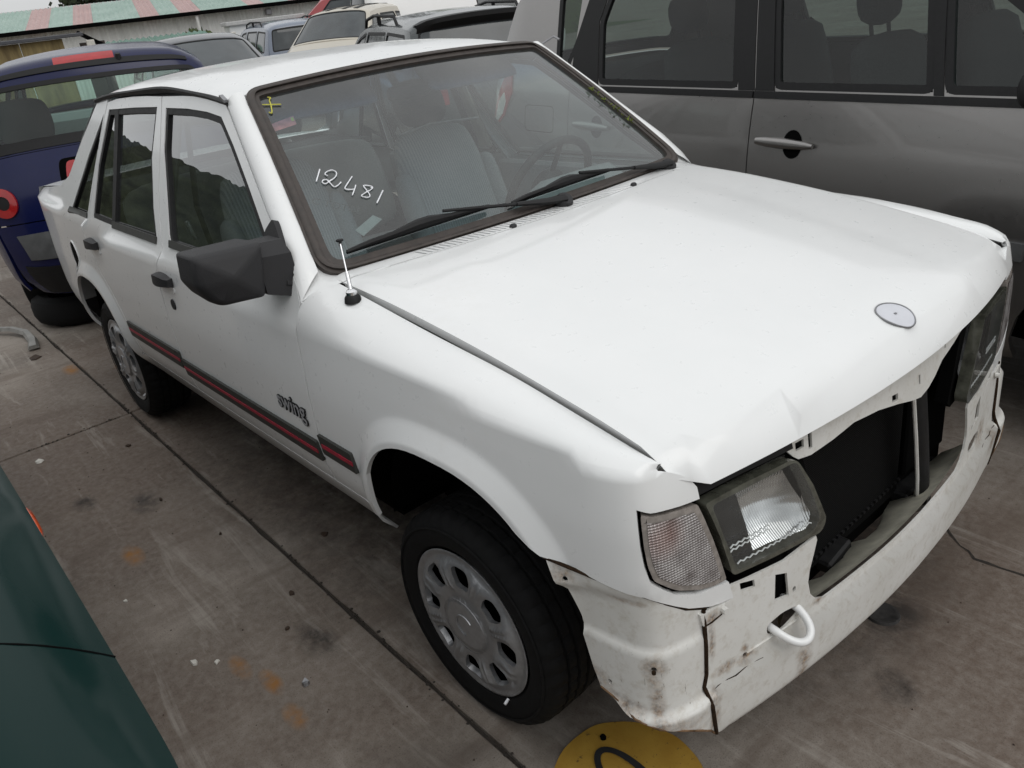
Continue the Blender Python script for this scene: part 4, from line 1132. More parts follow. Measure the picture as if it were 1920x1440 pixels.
def trim_obj():
    outer = ell(0, 0, .1985, .1985, 96)
    holes = []
    for k in range(8):
        c = (k + .5) * math.pi / 4
        pts = []
        for r, da in ((.107, .12), (.114, .18), (.140, .215), (.161, .19), (.167, .11), (.167, -.11), (.161, -.19), (.140, -.215), (.114, -.18), (.107, -.12)):
            pts.append((r * math.cos(c + da), r * math.sin(c + da)))
        holes.append(rounded(pts, .006, 2))
    o = panel('wheel_trim', outer, holes, trim_fn, 'silverpaint', None, step=.0075, bstep=.007, rim=.014, sgn=1, cen=(0, .5, 0))
    return o
trim_me = trim_obj()
capring = MB().tube([(.074 * math.cos(a), -.0205, .074 * math.sin(a)) for a in [2 * math.pi * i / 40 for i in range(41)]], .0012, 5, False).build('cap_ring', 'steel', None, 60)
emb = MB().tube([(.030 * math.cos(a), -.0212, .030 * math.sin(a)) for a in [R(60) + R(230) * i / 20 for i in range(21)]], .0022, 5).build('cap_emblem', 'silverpaint', None, 60)
valve = MB().tube([(.172, -.01, -.105), (.176, -.024, -.108)], .004, 6).build('valve', 'marker', None, 60)
protos = [tyre_me, rim_me, trim_me]
INV = BODY.inverted()
first = True
for name_, x, s_, spin, steer in (('f', 0, -1, 24, 2.0), ('r', -2.572, -1, 8, 0), ('f', 0, 1, 50, 2.0), ('r', -2.572, 1, 70, 0)):
    w = empty('wheel'); w.parent = CAR
    mw = Matrix.Translation((x + .003, s_ * .685, .2875)) @ Matrix.Rotation(R(steer), 4, 'Z') @ Matrix.Rotation(0 if s_ < 0 else math.pi, 4, 'Z') @ Matrix.Rotation(R(spin), 4, 'Y')
    w.matrix_parent_inverse = Matrix.Identity(4); w.matrix_local = INV @ mw
    for src, off in ((tyre_me, 0), (rim_me, 0), (trim_me, -.083)):
        o = src if first else src.copy()
        if not first: COL.objects.link(o)
        o.parent = w; o.location = (0, off, 0)
        if src is trim_me:
            for q in (capring, emb, valve):
                c = q if first else q.copy()
                if not first: COL.objects.link(c)
                c.parent = o
    first = False

# ---- cabin
CB = empty('cabin'); CB.parent = CAR
def seat(y, head):
    s_ = empty('front_seat'); s_.parent = CAR
    rk = Matrix.Rotation(R(-20), 4, 'Y')
    soft('seat_cushion', (-1.02, y, .52), (.52, .50, .16), 'seat', s_, Matrix.Rotation(R(-8), 4, 'Y'), .06)
    def sh_(p):
        if p.z > 0: p.y *= .80
        return p
    soft('seat_back', (-1.39, y, .80), (.15, .49, .60), 'seat', s_, rk, .06, 2, sh_)
    for q in (-1, 1): soft('seat_bolster', (-1.345, y + q * .205, .74), (.12, .09, .42), 'cloth', s_, rk, .035)
    if head:
        soft('head_rest', (-1.515, y, 1.165), (.11, .25, .20), 'darkcloth', s_, rk, .05)
        for q in (-.06, .06): MB().tube([(-1.475, y + q, 1.02), (-1.51, y + q, 1.13)], .006, 6).build('head_rest_post', 'chrome', s_, 60)
    MB().tube([(-1.40, y - .20, 1.075), (-1.46, y, 1.085), (-1.40, y + .20, 1.075)], .005, 6).build('seat_rail', 'steel', s_, 60) if head else None
seat(-.36, False); seat(.36, True)
rs = empty('rear_seat'); rs.parent = CAR
soft('rear_cushion', (-1.98, 0, .50), (.50, 1.28, .18), 'seat', rs, Matrix.Rotation(R(-8), 4, 'Y'), .06)
soft('rear_back', (-2.33, 0, .76), (.16, 1.28, .50), 'cloth', rs, Matrix.Rotation(R(-22), 4, 'Y'), .06)
MB().box((-2.62, 0, .955), (.46, 1.26, .03), None, .008).build('parcel_shelf', 'darkcloth', CB)
# dashboard
rows = []
for y in lin_sp(-.68, .68, 21):
    b_ = .06 * sstep(.16, .24, y) * sstep(.60, .54, y)
    rows.append([(-.47, y, .868), (-.60, y, .872 + b_ * .3), (-.68, y, .872 + b_), (-.74, y, .86 + b_), (-.77, y, .82 + b_ * .5), (-.76, y, .70), (-.70, y, .60)])
MB().loft(rows).build('dashboard', 'dash', CB, 50)
# steering wheel
sw = empty('steering_wheel'); sw.parent = CAR
tl = Matrix.Translation((-.80, .36, .875)) @ Matrix.Rotation(R(-62), 4, 'Y')
ringp = [tl @ Vector((.185 * math.cos(a), .185 * math.sin(a), 0)) for a in [2 * math.pi * i / 40 for i in range(41)]]
MB().tube(ringp, .0145, 8, False).build('steering_rim', 'black', sw, 60)
MB().lathe([(0, .03), (.06, .028), (.07, 0), (.05, -.03), (0, -.10)], 20, (0, 0, 0), 'z').build('steering_hub', 'black', sw, 50).matrix_local = tl
for a in (R(0), R(120), R(240)):
    MB().tube([tl @ Vector((.05 * math.cos(a), .05 * math.sin(a), .005)), tl @ Vector((.18 * math.cos(a), .18 * math.sin(a), 0))], .014, 6, True, .5).build('steering_spoke', 'black', sw, 60)
# inner pillars, belts, door cards, headlining
for s_ in (-1, 1):
    MB().box((-1.575, s_ * .640, 1.12), (.10, .025, .42), Matrix.Rotation(R(s_ * 21), 4, 'X'), .01).build('pillar_trim', 'cream' if s_ > 0 else 'dash', CB)
    MB().loft([[(x - .022, s_ * y, z), (x + .022, s_ * y, z), (x + .022, s_ * (y - .004), z), (x - .022, s_ * (y - .004), z)] for x, y, z in ((-1.56, .555, 1.25), (-1.52, .615, .98), (-1.47, .60, .60))], True).build('seat_belt', 'darkcloth', CB, 60)
    for x0, x1 in ((-1.48, -.52), (-2.36, -1.56)):
        MB().box(((x0 + x1) / 2, s_ * .725, .63), (x1 - x0, .035, .50), Matrix.Rotation(R(s_ * 4), 4, 'X'), .012).build('door_card', 'cloth', CB)
        MB().box(((x0 + x1) / 2, s_ * .695, .70), ((x1 - x0) * .5, .05, .05), None, .015).build('arm_rest', 'dash', CB)
MB().tube([(-1.50, -.655, .88), (-1.503, -.67, .945)], .010, 4, True, .3, (1, 0, 0)).build('belt_buckle', 'chrome', CB, 60)
def liner(x, a):
    p = roof(x, a); return (p[0], p[1] * .97, p[2] - .022)
panel('headlining', [(-1.06, -1), (-1.06, 1), (-2.40, 1), (-2.40, -1)], [], liner, 'cloth', CB, step=.12, rim=0, sgn=1, cen=(-1.6, 0, 2.5))
soft('sun_visor', (-1.10, .30, 1.285), (.03, .40, .15), 'dash', CB, Matrix.Rotation(R(-50), 4, 'Y'), .012, 1)
soft('sun_visor', (-1.10, -.30, 1.285), (.03, .40, .15), 'dash', CB, Matrix.Rotation(R(-50), 4, 'Y'), .012, 1)
soft('inside_mirror', (-1.06, .02, 1.255), (.03, .20, .055), 'black', CB, Matrix.Rotation(R(10), 4, 'Z'), .015, 1)
MB().box((-1.35, .0, .42), (.9, .22, .18), None, .04).build('centre_tunnel', 'darkcloth', CB)
# ------------------------------------------------------------------ the other vehicles
def hexp(name, c, **k): M[name] = car_paint(name, c, **k)
hexp('grey_metal', (.27, .26, .252), rough=.30, metal=.85, dust=.012)
hexp('blue_paint', (.005, .008, .050), rough=.18, dust=.015, coat=.0, spec=.35)
hexp('green_paint', (.006, .022, .020), rough=.12, dust=.005, coat=.0, spec=.13)
hexp('darkgreen_paint', (.022, .032, .035), rough=.25, dust=.12)
hexp('night_paint', (.028, .030, .040), rough=.2, dust=.12)
hexp('paleblue_paint', (.16, .19, .25), rough=.25, dust=.12)
hexp('cream_paint', (.48, .44, .36), rough=.4, dust=.2)
hexp('red_paint', (.34, .025, .03), rough=.3, dust=.15)
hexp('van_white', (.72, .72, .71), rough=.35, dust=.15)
hexp('pale_grey', (.40, .42, .43), rough=.35, dust=.15)
M['bluegrey_plastic'] = plain('grey_bumper_plastic', (.085, .088, .09), .5, var=.2, scale=20)

class Body:
    """a car body described by its side silhouette; local frame x forward, y left, z up"""
    def __init__(s, hw, edges, belt, tumble, tail=.10, taper=.7, shoulder=.03, sill=.24, yb=.035):
        s.hw, s.E, s.belt, s.m, s.tail, s.taper, s.d, s.sill, s.yb = hw, edges, belt, tumble, tail, taper, shoulder, sill, yb
        s.x0 = max(e[0] for e in edges); s.x1 = min(e[0] for e in edges)
        s.S = [0.0]
        for a, b in zip(edges, edges[1:]): s.S.append(s.S[-1] + math.hypot(b[0] - a[0], b[1] - a[1]))
        s.L = s.S[-1]
    def bz(s, x): return spl(x, s.belt) if isinstance(s.belt, list) else s.belt
    def Y(s, x, z):
        e = 0
        for d in (s.x0 - x, x - s.x1):
            k = max(0.0, min(1.0, 1 - d / s.taper)); e += s.tail * k ** 2.4
        b = s.bz(x)
        y = s.hw - s.yb * ((min(z, b) - .72) / .35) ** 2
        if z < .4: y -= .10 * ((.4 - z) / .2) ** 2
        if z > b: y -= s.m * (z - b) + .06 * (z - b) ** 2
        return y - e
    def side(s, x, z): return (x, s.Y(x, z), z)
    def prof(s, t):
        t = min(max(t, 0.0), s.L)
        # rounded polyline: average over a short window
        def raw(u):
            u = min(max(u, 0.0), s.L); i = 0
            while i < len(s.S) - 2 and u > s.S[i + 1]: i += 1
            k = (u - s.S[i]) / max(1e-6, s.S[i + 1] - s.S[i])
            return (s.E[i][0] + (s.E[i + 1][0] - s.E[i][0]) * k, s.E[i][1] + (s.E[i + 1][1] - s.E[i][1]) * k)
        q = [raw(t + d) for d in (-.06, -.03, 0, .03, .06)]
        w = min(1, t / .06, (s.L - t) / .06)
        p0 = raw(t); av = (sum(p[0] for p in q) / 5, sum(p[1] for p in q) / 5)
        return (p0[0] + (av[0] - p0[0]) * w, p0[1] + (av[1] - p0[1]) * w)
    def deck(s, t, a, crown):
        x, z = s.prof(t); x2, z2 = s.prof(t + .01); x1, z1 = s.prof(t - .01)
        dx, dz = x2 - x1, z2 - z1; l = math.hypot(dx, dz) or 1
        n = (dz / l, -dx / l)      # outward for a front->rear walk
        o = crown * (1 - abs(a) ** 2.4) - s.d * max(0.0, (abs(a) - .72) / .28) ** 2.0
        return (x + n[0] * o, a * s.Y(x, z - s.d), z + n[1] * o)
    def outline(s, axles, rr, zc=None):
        """side polygon: sill, arches, then the silhouette lowered by the shoulder"""
        zc = zc or rr * .86
        pts = []
        for t in lin_sp(0, s.L, 60):
            x, z = s.prof(t); x2, z2 = s.prof(t + .01); x1, z1 = s.prof(t - .01)
            dx, dz = x2 - x1, z2 - z1; l = math.hypot(dx, dz) or 1
            pts.append((x - dz / l * s.d, z + dx / l * s.d))
        bot = [(pts[-1][0] + .05, s.sill + .06)]
        for ax in sorted(axles):
            bot += [(ax - rr - .02, s.sill + .02)] + [(ax - rr * math.cos(q), zc + rr * math.sin(q)) for q in lin_sp(R(-8), math.pi + R(8), 15)] + [(ax + rr + .02, s.sill)]
        bot += [(pts[0][0] - .05, s.sill + .04)]
        return pts + bot
def inset_poly(p, d): return offset(p, d)
def clipx(poly, x0, x1):
    for lim, keep in ((x0, 1), (x1, -1)):
        out = []
        for i in range(len(poly)):
            a, b = poly[i - 1], poly[i]
            ia, ib = keep * (a[0] - lim) >= 0, keep * (b[0] - lim) >= 0
            if ia != ib:
                k = (lim - a[0]) / (b[0] - a[0]); out.append((lim, a[1] + (b[1] - a[1]) * k))
            if ib: out.append(b)
        poly = out
    return poly
def plain_wheel(parent, x, y, r, s_):
    w = empty('wheel'); w.parent = parent; w.location = (x, y, r)
    if s_ > 0: w.rotation_euler = (0, 0, math.pi)
    k = r / .30
    t = MB().lathe([(.2 * k, -.08), (.21 * k, -.09), (.25 * k, -.097), (.285 * k, -.088), (.30 * k, -.06), (.30 * k, .06), (.285 * k, .088), (.2 * k, .08)], 40).build('tyre', 'rubber', w, 40)
    MB().lathe([(.2 * k, -.075), (.19 * k, -.082), (.17 * k, -.07), (.15 * k, -.065), (.06 * k, -.085), (0, -.09)], 32).build('wheel_cover', 'silverpaint', w, 40)
def simple_car(name, label, loc, az, B, paint, wins, decks, axles, wr=.30, group=None, glassmat='farglass', splits=None, seats=False, arch=None, frame='black', glass_push=-.008, step=.09):
    root = empty(name, (loc[0], loc[1], 0), R(az)); tag(root, label, 'car', group)
    cen = lambda p: Vector((min(max(p.x, B.x1 + .5), B.x0 - .5), 0, .5))
    out = B.outline(axles, arch or wr * 1.18)
    segs = [(None, out)] if not splits else [(nm, clipx(out, a + .0025, b - .0025)) for nm, a, b in splits]
    sides = {}
    for s_ in (-1, 1):
        for nm, poly in segs:
            xs = [p[0] for p in poly]
            hs = [w for w in wins if min(xs) - .02 < sum(p[0] for p in w) / len(w) < max(xs) + .02]
            o = panel(nm or 'body_side', poly, hs, B.side, paint, root, step=step, rim=.02, sgn=s_, cen=cen); sides[(s_, nm)] = o
            for w in hs:
                wr_ = rounded(w, .03, 3); inn = offset(wr_, .022)
                panel('window_frame', offset(wr_, -.006), [inn], B.side, frame, o, step=.1, rim=.02, sgn=s_, cen=cen, push=.001)
                panel('window', offset(wr_, .004), [], B.side, glassmat, o, step=.12, rim=0, sgn=s_, cen=cen, push=glass_push)
    parts = {}
    for d in decks:
        nm, t0, t1, mat, crown = d[:5]; amax = d[5] if len(d) > 5 else 1.0; push = d[6] if len(d) > 6 else 0.0
        fn = lambda t, a, c=crown: B.deck(t, a, c)
        poly = [(t0, -amax), (t1, -amax), (t1, amax), (t0, amax)]
        if mat in ('farglass', 'darkglass', 'greenglass', 'glass'):
            hole = rounded([(t0 + .05, -amax * .90), (t1 - .05, -amax * .90), (t1 - .05, amax * .90), (t0 + .05, amax * .90)], .06, 4)
            o = panel(nm + '_surround', poly, [hole], fn, paint, root, step=.11, rim=.02, sgn=1, cen=cen, push=push)
            panel(nm + '_seal', offset(hole, -.004), [offset(hole, .022)], fn, 'black', o, step=.1, rim=.01, sgn=1, cen=cen, push=push + .002)
            panel(nm, offset(hole, .01), [], fn, mat, o, step=.14, rim=0, sgn=1, cen=cen, push=push - .004)
        else:
            o = panel(nm, poly, [], fn, mat, root, step=.10, rim=.015, sgn=1, cen=cen, push=push)
        parts[nm] = o
    for ax in axles:
        for s_ in (-1, 1): plain_wheel(root, ax, s_ * (B.hw - .13), wr, s_)
    inner = MB().box(((axles[0] + axles[1]) / 2, 0, .45), (abs(axles[0] - axles[1]) + 1.1, B.hw * 1.45, .34))
    inner.build('underbody', 'matblack', root, None)
    if seats:
        for y in (-.38, .38):
            for x in seats[:2]:
                if x is None: continue
                soft('seat_back', (x - .05, y, 1.0), (.16, .50, .66), 'darkcloth', root, Matrix.Rotation(R(-14), 4, 'Y'), .06, 1)
                soft('head_rest', (x - .17, y, 1.43), (.11, .28, .19), 'darkcloth', root, Matrix.Rotation(R(-10), 4, 'Y'), .05, 1)
                for q in (-.06, .06): MB().tube([(x - .15, y + q, 1.28), (x - .17, y + q, 1.40)], .008, 6).build('head_rest_post', 'black', root, 60)
                soft('seat_cushion', (x + .25, y, .66), (.5, .5, .16), 'darkcloth', root, None, .05, 1)
        MB().box(((seats[0] or .25) + .95, 0, .98), (.45, B.hw * 1.6, .22), None, .06).build('dashboard', 'dash', root)
    return root, sides, parts, cen

# -- grey people carrier alongside
k88 = lambda z: 1.626 - .88 * (1.626 - z)
az_s = -6.0
ns = Vector((math.sin(R(6)), math.cos(R(6)), 0))
OS = Vector((-.752, 1.458, 0)) + ns * .865
SB = Body(.905, [(2.44, .42), (2.46, .72), (2.36, .93), (1.66, 1.14), (.72, 1.655), (.2, 1.70), (-.6, 1.71), (-1.35, 1.685), (-1.80, 1.625), (-2.01, 1.17), (-2.10, .92), (-2.13, .60), (-2.10, .40)], 1.128, .27, tail=.16, taper=.55, shoulder=.05, yb=.034)
WSV = [[(-.955, 1.163), (-1.010, 1.44), (-.955, 1.585), (-.17, 1.60), (-.072, 1.163)], [(.125, 1.163), (.012, 1.605), (.66, 1.60), (.775, 1.163)], [(.822, 1.163), (.715, 1.575), (.80, 1.55), (1.30, 1.22), (1.25, 1.163)], [(-1.315, 1.20), (-1.365, 1.58), (-1.085, 1.60), (-1.16, 1.36), (-1.235, 1.20)]]
SV, SVS, SVP, SVC = simple_car('people_carrier', 'dark grey people carrier parked alongside, on the far side of the white saloon', OS, az_s, SB, 'grey_metal', WSV,
    [('tailgate', SB.S[9] + .02, SB.L, 'grey_metal', .05), ('rear_window', SB.S[8] + .02, SB.S[9], 'darkglass', .05), ('roof', SB.S[4] + .02, SB.S[8], 'grey_metal', .05), ('windscreen', SB.S[3], SB.S[4], 'darkglass', .06), ('bonnet', SB.S[1], SB.S[3] - .01, 'grey_metal', .05), ('front_bumper', 0, SB.S[1] - .01, 'grey_metal', .12)],
    [1.52, -1.26], .315, None, 'darkglass', [('front_wing', 1.20, 9), ('front_door', .026, 1.20), ('rear_door', -1.185, .026), ('quarter_panel', -9, -1.185)], (.42, -.62), step=.06)
SIDE_S = SVS
for s_ in (-1, 1):
    fd, rd, qd = SVS[(s_, 'front_door')], SVS[(s_, 'rear_door')], SVS[(s_, 'quarter_panel')]
    for par, x0, x1 in ((fd, .030, 1.195), (rd, -1.18, .022)):
        panel('waist_strip', [(x0, 1.124), (x1, 1.124), (x1, 1.150), (x0, 1.150)], [], SB.side, 'black', par, step=.1, rim=.012, sgn=s_, cen=SVC, push=.010)
    # black covers over the door pillars
    panel('pillar_cover', [(.030, 1.152), (.118, 1.152), (.006, 1.608), (-.070, 1.606)], [], SB.side, 'black', fd, step=.08, rim=.01, sgn=s_, cen=SVC, push=.0045)
    panel('pillar_cover', [(-.062, 1.152), (.022, 1.152), (-.078, 1.606), (-.165, 1.604)], [], SB.side, 'black', rd, step=.08, rim=.01, sgn=s_, cen=SVC, push=.003)
    panel('pillar_cover', [(.782, 1.152), (.816, 1.152), (.706, 1.60), (.668, 1.604)], [], SB.side, 'black', fd, step=.08, rim=.01, sgn=s_, cen=SVC, push=.004)
    panel('pillar_cover', [(-.962, 1.152), (-1.018, 1.44), (-.965, 1.60), (-1.075, 1.61), (-1.182, 1.30), (-1.182, 1.152)], [], SB.side, 'black', rd, step=.08, rim=.01, sgn=s_, cen=SVC, push=.003)
    # door handles: dark bowl and a bar across it
    for par, hx in ((fd, .21), (rd, -.985)):
        panel('handle_bowl', ell(hx + .035, .958, .046, .055, 24), [], SB.side, 'matblack', par, step=.03, rim=.0, sgn=s_, cen=SVC, push=.0015)
        rows = []
        for t in lin_sp(0, 1, 11):
            x = hx - .135 + .275 * t; h = .021 * (math.sin(math.pi * min(1, max(0, .10 + .86 * t))) ** .45); z0 = .962 - .004 * t
            ring = []
            for q in range(8):
                a = 2 * math.pi * q / 8
                p, n = surf_frame(SB.side, x, z0 + h * math.sin(a), s_, SVC); ring.append(p + n * (.016 + .016 * math.cos(a) * (.5 + .5 * math.sin(math.pi * t))))
            rows.append(ring)
        MB().loft(rows, True, True).build('door_handle', 'grey_metal', par, 60)
    panel('side_moulding', [(.05, .655), (1.17, .655), (1.17, .715), (.05, .715)], [], SB.side, 'bluegrey_plastic', fd, step=.1, rim=.015, sgn=s_, cen=SVC, push=.014)
    panel('side_moulding', [(-1.0, .655), (0.0, .655), (0.0, .715), (-1.0, .715)], [], SB.side, 'bluegrey_plastic', rd, step=.1, rim=.015, sgn=s_, cen=SVC, push=.014)
    panel('filler_flap', rounded([(-1.575, .905), (-1.31, .905), (-1.31, 1.045), (-1.575, 1.045)], .03, 4), [rounded([(-1.571, .909), (-1.314, .909), (-1.314, 1.041), (-1.571, 1.041)], .028, 4)], SB.side, 'matblack', qd, step=.05, rim=0, sgn=s_, cen=SVC, push=.001)
    # tail lamp wrapping the rear corner
    tl_ = [(-1.735, 1.235), (-1.80, 1.20), (-1.92, 1.05), (-1.985, .93), (-1.93, .90), (-1.80, .97), (-1.715, 1.10)]
    lo = panel('tail_lamp', tl_, [], SB.side, 'redlens', qd, step=.05, rim=.012, sgn=s_, cen=SVC, push=.008)
    panel('tail_lamp_white', [(-1.80, 1.10), (-1.86, 1.06), (-1.945, .945), (-1.92, .92), (-1.81, .985), (-1.775, 1.05)], [], SB.side, plain('white_lens', (.6, .6, .57), .2, 0, .4), lo, step=.05, rim=.004, sgn=s_, cen=SVC, push=.011)
    # door mirror
    p = Vector((1.17, s_ * .93, 1.20)); 
    soft('door_mirror', p, (.15, .20, .15), 'black', fd, None, .045, 2)
    MB().box((1.18, s_ * .83, 1.165), (.08, .10, .03), None, .01).build('mirror_foot', 'black', fd)
    panel('door_glass_channel', [(.09, 1.152), (.122, 1.152), (.010, 1.606), (-.012, 1.606)], [], SB.side, 'black', fd, step=.08, rim=.01, sgn=s_, cen=SVC, push=.005)
# something propped in the far window, and a parcel shelf
MB().box((-1.45, 0, 1.14), (.8, 1.35, .03), None, .01).build('parcel_shelf', 'darkcloth', SV)
soft('rear_seat_back', (-.95, 0, .98), (.18, 1.4, .50), 'darkcloth', SV, Matrix.Rotation(R(-14), 4, 'Y'), .06, 1)
MB().add([(-1.02, .835, 1.175), (-.88, .835, 1.175), (-.885, .822, 1.25), (-.95, .812, 1.30), (-1.01, .822, 1.25)], [(0, 1, 2, 3, 4)]).build('window_card', plain('faded_print', (.20, .18, .07), .8, var=.6, scale=40), SV, None)

# -- blue people carrier behind, its back to us
fb = Vector((math.cos(R(163)), math.sin(R(163)), 0))
R0 = Vector((-4.0, -.17, 0)); OB = R0 + fb * 2.0
BB = Body(.83, [(1.98, .35), (2.0, .65), (1.85, .86), (1.25, 1.08), (.45, 1.45), (.0, 1.52), (-.7, 1.55), (-1.35, 1.545), (-1.74, 1.51), (-1.90, 1.07), (-1.99, .88), (-2.03, .55), (-1.98, .30)], 1.0, .36, tail=.13, taper=.45, shoulder=.055)
BV, BVS, BVP, BVC = simple_car('blue_hatchback', 'dark blue hatchback with a red high brake light, its back to the white saloon', OB, 163, BB, 'blue_paint',
    [[(-.85, 1.06), (-.88, 1.48), (-.05, 1.50), (.05, 1.06)], [(.12, 1.06), (.03, 1.50), (.38, 1.46), (.95, 1.12), (.92, 1.06)], [(-1.60, 1.10), (-1.50, 1.46), (-.98, 1.48), (-.95, 1.08)]],
    [('rear_bumper', BB.S[10] + .16, BB.L, 'blue_paint', .10, 1.0, .03), ('tailgate', BB.S[9] + .0, BB.S[10] + .155, 'blue_paint', .09), ('rear_window', BB.S[8] + .035, BB.S[9] - .005, 'greenglass', .085), ('roof', BB.S[4] + .02, BB.S[8] + .03, 'blue_paint', .06), ('windscreen', BB.S[3], BB.S[4], 'greenglass', .06), ('bonnet', BB.S[1], BB.S[3] - .01, 'blue_paint', .05), ('front_bumper', 0, BB.S[1] - .01, 'blue_paint', .1)],
    [1.3, -1.3], .29, None, 'greenglass', None, (None, None))
def bd(t, a, out=0.0, c=.09):
    p, n = surf_frame(lambda u, v: BB.deck(u, v, c), t, a, 1, BVC); return p + n * out
def bpanel(name, pts, mat, par, push, c=.09, rim=.01, holes=()):
    return panel(name, pts, list(holes), lambda t, a: BB.deck(t, a, c), mat, par, step=.07, bstep=.04, rim=rim, sgn=1, cen=BVC, push=push)
tg = BVP['tailgate']
st = BB.S[8] + .012
hl = bpanel('brake_light', [(st - .030, -.24), (st - .028, .28), (st + .022, .28), (st + .022, -.24)], 'redlens', BVP['roof'], .012, .07, .02)
MB().tube([bd(st + .02, -.275, .005, .07), bd(st + .01, -.275, .035, .07)], [.022, .014], 8).build('washer_jet', 'black', BVP['roof'])
bpanel('window_trim', [(BB.S[8] + .028, -.86), (BB.S[8] + .028, .86), (BB.S[8] + .052, .86), (BB.S[8] + .052, -.86)], 'black', tg, .006, .085)
bpanel('window_trim', [(BB.S[9] - .055, -.84), (BB.S[9] - .055, .84), (BB.S[9] - .015, .84), (BB.S[9] - .015, -.84)], 'black', tg, .004, .087)
rec = rounded([(BB.S[9] + .07, -.42), (BB.S[9] + .07, .40), (BB.S[9] + .20, .44), (BB.S[9] + .20, -.45)], .04, 4)
pr = bpanel('plate_recess', rec, 'matblack', tg, .004)
bpanel('recess_reflector', rounded([(BB.S[9] + .09, .27), (BB.S[9] + .09, .35), (BB.S[9] + .19, .39), (BB.S[9] + .19, .24)], .03, 4), 'redlens', pr, .010)
for sg in (-1, 1):
    c_ = (BB.S[10] + .03, sg * .90)
    rl = panel('tail_lamp', ell(c_[0], c_[1], .085, .105, 28), [ell(c_[0], c_[1], .040, .055, 20)], lambda t, a: BB.deck(t, a, .09), 'redlens', tg, step=.04, rim=.02, sgn=1, cen=BVC, push=.012)
    panel('tail_lamp_core', ell(c_[0], c_[1], .042, .057, 20), [], lambda t, a: BB.deck(t, a, .09), 'black', rl, step=.04, rim=0, sgn=1, cen=BVC, push=.006)
rb_ = BVP['rear_bumper']
bpanel('bumper_insert', [(BB.S[10] + .22, .12), (BB.S[10] + .22, .88), (BB.S[10] + .36, .86), (BB.S[10] + .36, .22)], 'bluegrey_plastic', rb_, .036, .10)
bpanel('bumper_insert', [(BB.S[10] + .22, -.12), (BB.S[10] + .22, -.88), (BB.S[10] + .36, -.86), (BB.S[10] + .36, -.22)], 'bluegrey_plastic', rb_, .036, .10)
bpanel('bumper_recess', [(BB.S[10] + .20, -.115), (BB.S[10] + .20, .115), (BB.S[10] + .36, .21), (BB.S[10] + .36, -.21)], 'matblack', rb_, .034, .10)
bpanel('bumper_skirt', [(BB.S[10] + .40, -.93), (BB.S[10] + .40, .93), (BB.L - .01, .90), (BB.L - .01, -.90)], 'black', rb_, .035, .10)
MB().tube([Vector((-1.0, .01, 1.50)), Vector((.30, .05, 1.50)), Vector((.42, .02, 1.43))], .012, 6).build('mirror_stalk', 'black', BV)
soft('inside_mirror', (.44, .02, 1.39), (.04, .24, .07), 'black', BV, None, .02, 1)
soft('head_rest', (-.98, .52, 1.20), (.12, .36, .30), 'darkcloth', BV, None, .08, 2)
soft('rear_bench', (-.85, 0, .80), (.2, 1.3, .42), 'darkcloth', BV, Matrix.Rotation(R(-14), 4, 'Y'), .06, 1)

# -- dark green car whose wing is right under the camera
GOFF = Vector((-.92, -1.485 - .835, 0))
GB = Body(.835, [(1.78, .36), (1.80, .62), (1.72, .80), (1.40, .885), (.62, .965), (.10, .985), (-.60, 1.38), (-1.1, 1.42), (-1.9, 1.38), (-2.25, 1.0), (-2.32, .8), (-2.30, .40)], .93, .30, tail=.16, taper=.55, shoulder=.10, yb=.02)
GV, GVS, GVP, GVC = simple_car('green_hatchback', 'dark green glossy car at the left edge with an orange side repeater on its wing', GOFF, 0, GB, 'green_paint',
    [[(-.75, .99), (-.80, 1.28), (-.1, 1.28), (.20, 1.05), (.20, .99)]],
    [('tailgate', GB.S[9], GB.L, 'green_paint', .05), ('rear_window', GB.S[8], GB.S[9], 'farglass', .05), ('roof', GB.S[6] + .02, GB.S[8], 'green_paint', .05), ('windscreen', GB.S[5] + .03, GB.S[6], 'farglass', .06), ('bonnet', GB.S[2], GB.S[5], 'green_paint', .045, .755), ('front_bumper', 0, GB.S[2] - .01, 'green_paint', .08)],
    [.92, -1.6], .30, None, 'farglass', [('front_wing', .22, 9), ('front_door', -.85, .22), ('quarter_panel', -9, -.85)], step=.05)
def gd(t, a): return GB.deck(t, a, .045)
for sg in (-1, 1):
    wt = panel('wing_top', [(GB.S[2], sg * .762), (GB.S[5], sg * .762), (GB.S[5], sg * 1.0), (GB.S[2], sg * 1.0)], [], gd, 'green_paint', GVS[(sg, 'front_wing')], step=.04, rim=.02, sgn=1, cen=GVC)
    ts = GB.S[2] + .63
    MB().tube([Vector(gd(ts + .06 * (1 - q), sg * (.765 + .235 * q))) + Vector((0, 0, -.0008)) for q in lin_sp(0, 1, 9)], .0022, 6).build('wing_seam', 'matblack', wt, 60)
    rp = [surf_frame(GB.side,   .42 + .075 * math.cos(q), .735 + .020 * math.sin(q), sg, GVC) for q in lin_sp(0, 2 * math.pi, 17)[:-1]]
    MB().loft([[p - n * .002 for p, n in rp], [p + n * .009 for p, n in rp], [(p + n * .016) * .0 + (rp[0][0] + rp[8][0]) / 2 + ((p - (rp[0][0] + rp[8][0]) / 2) * .7) + n * .014 for p, n in rp]], True, True).build('side_repeater', 'orangelens', GVS[(sg, 'front_wing')], 50)

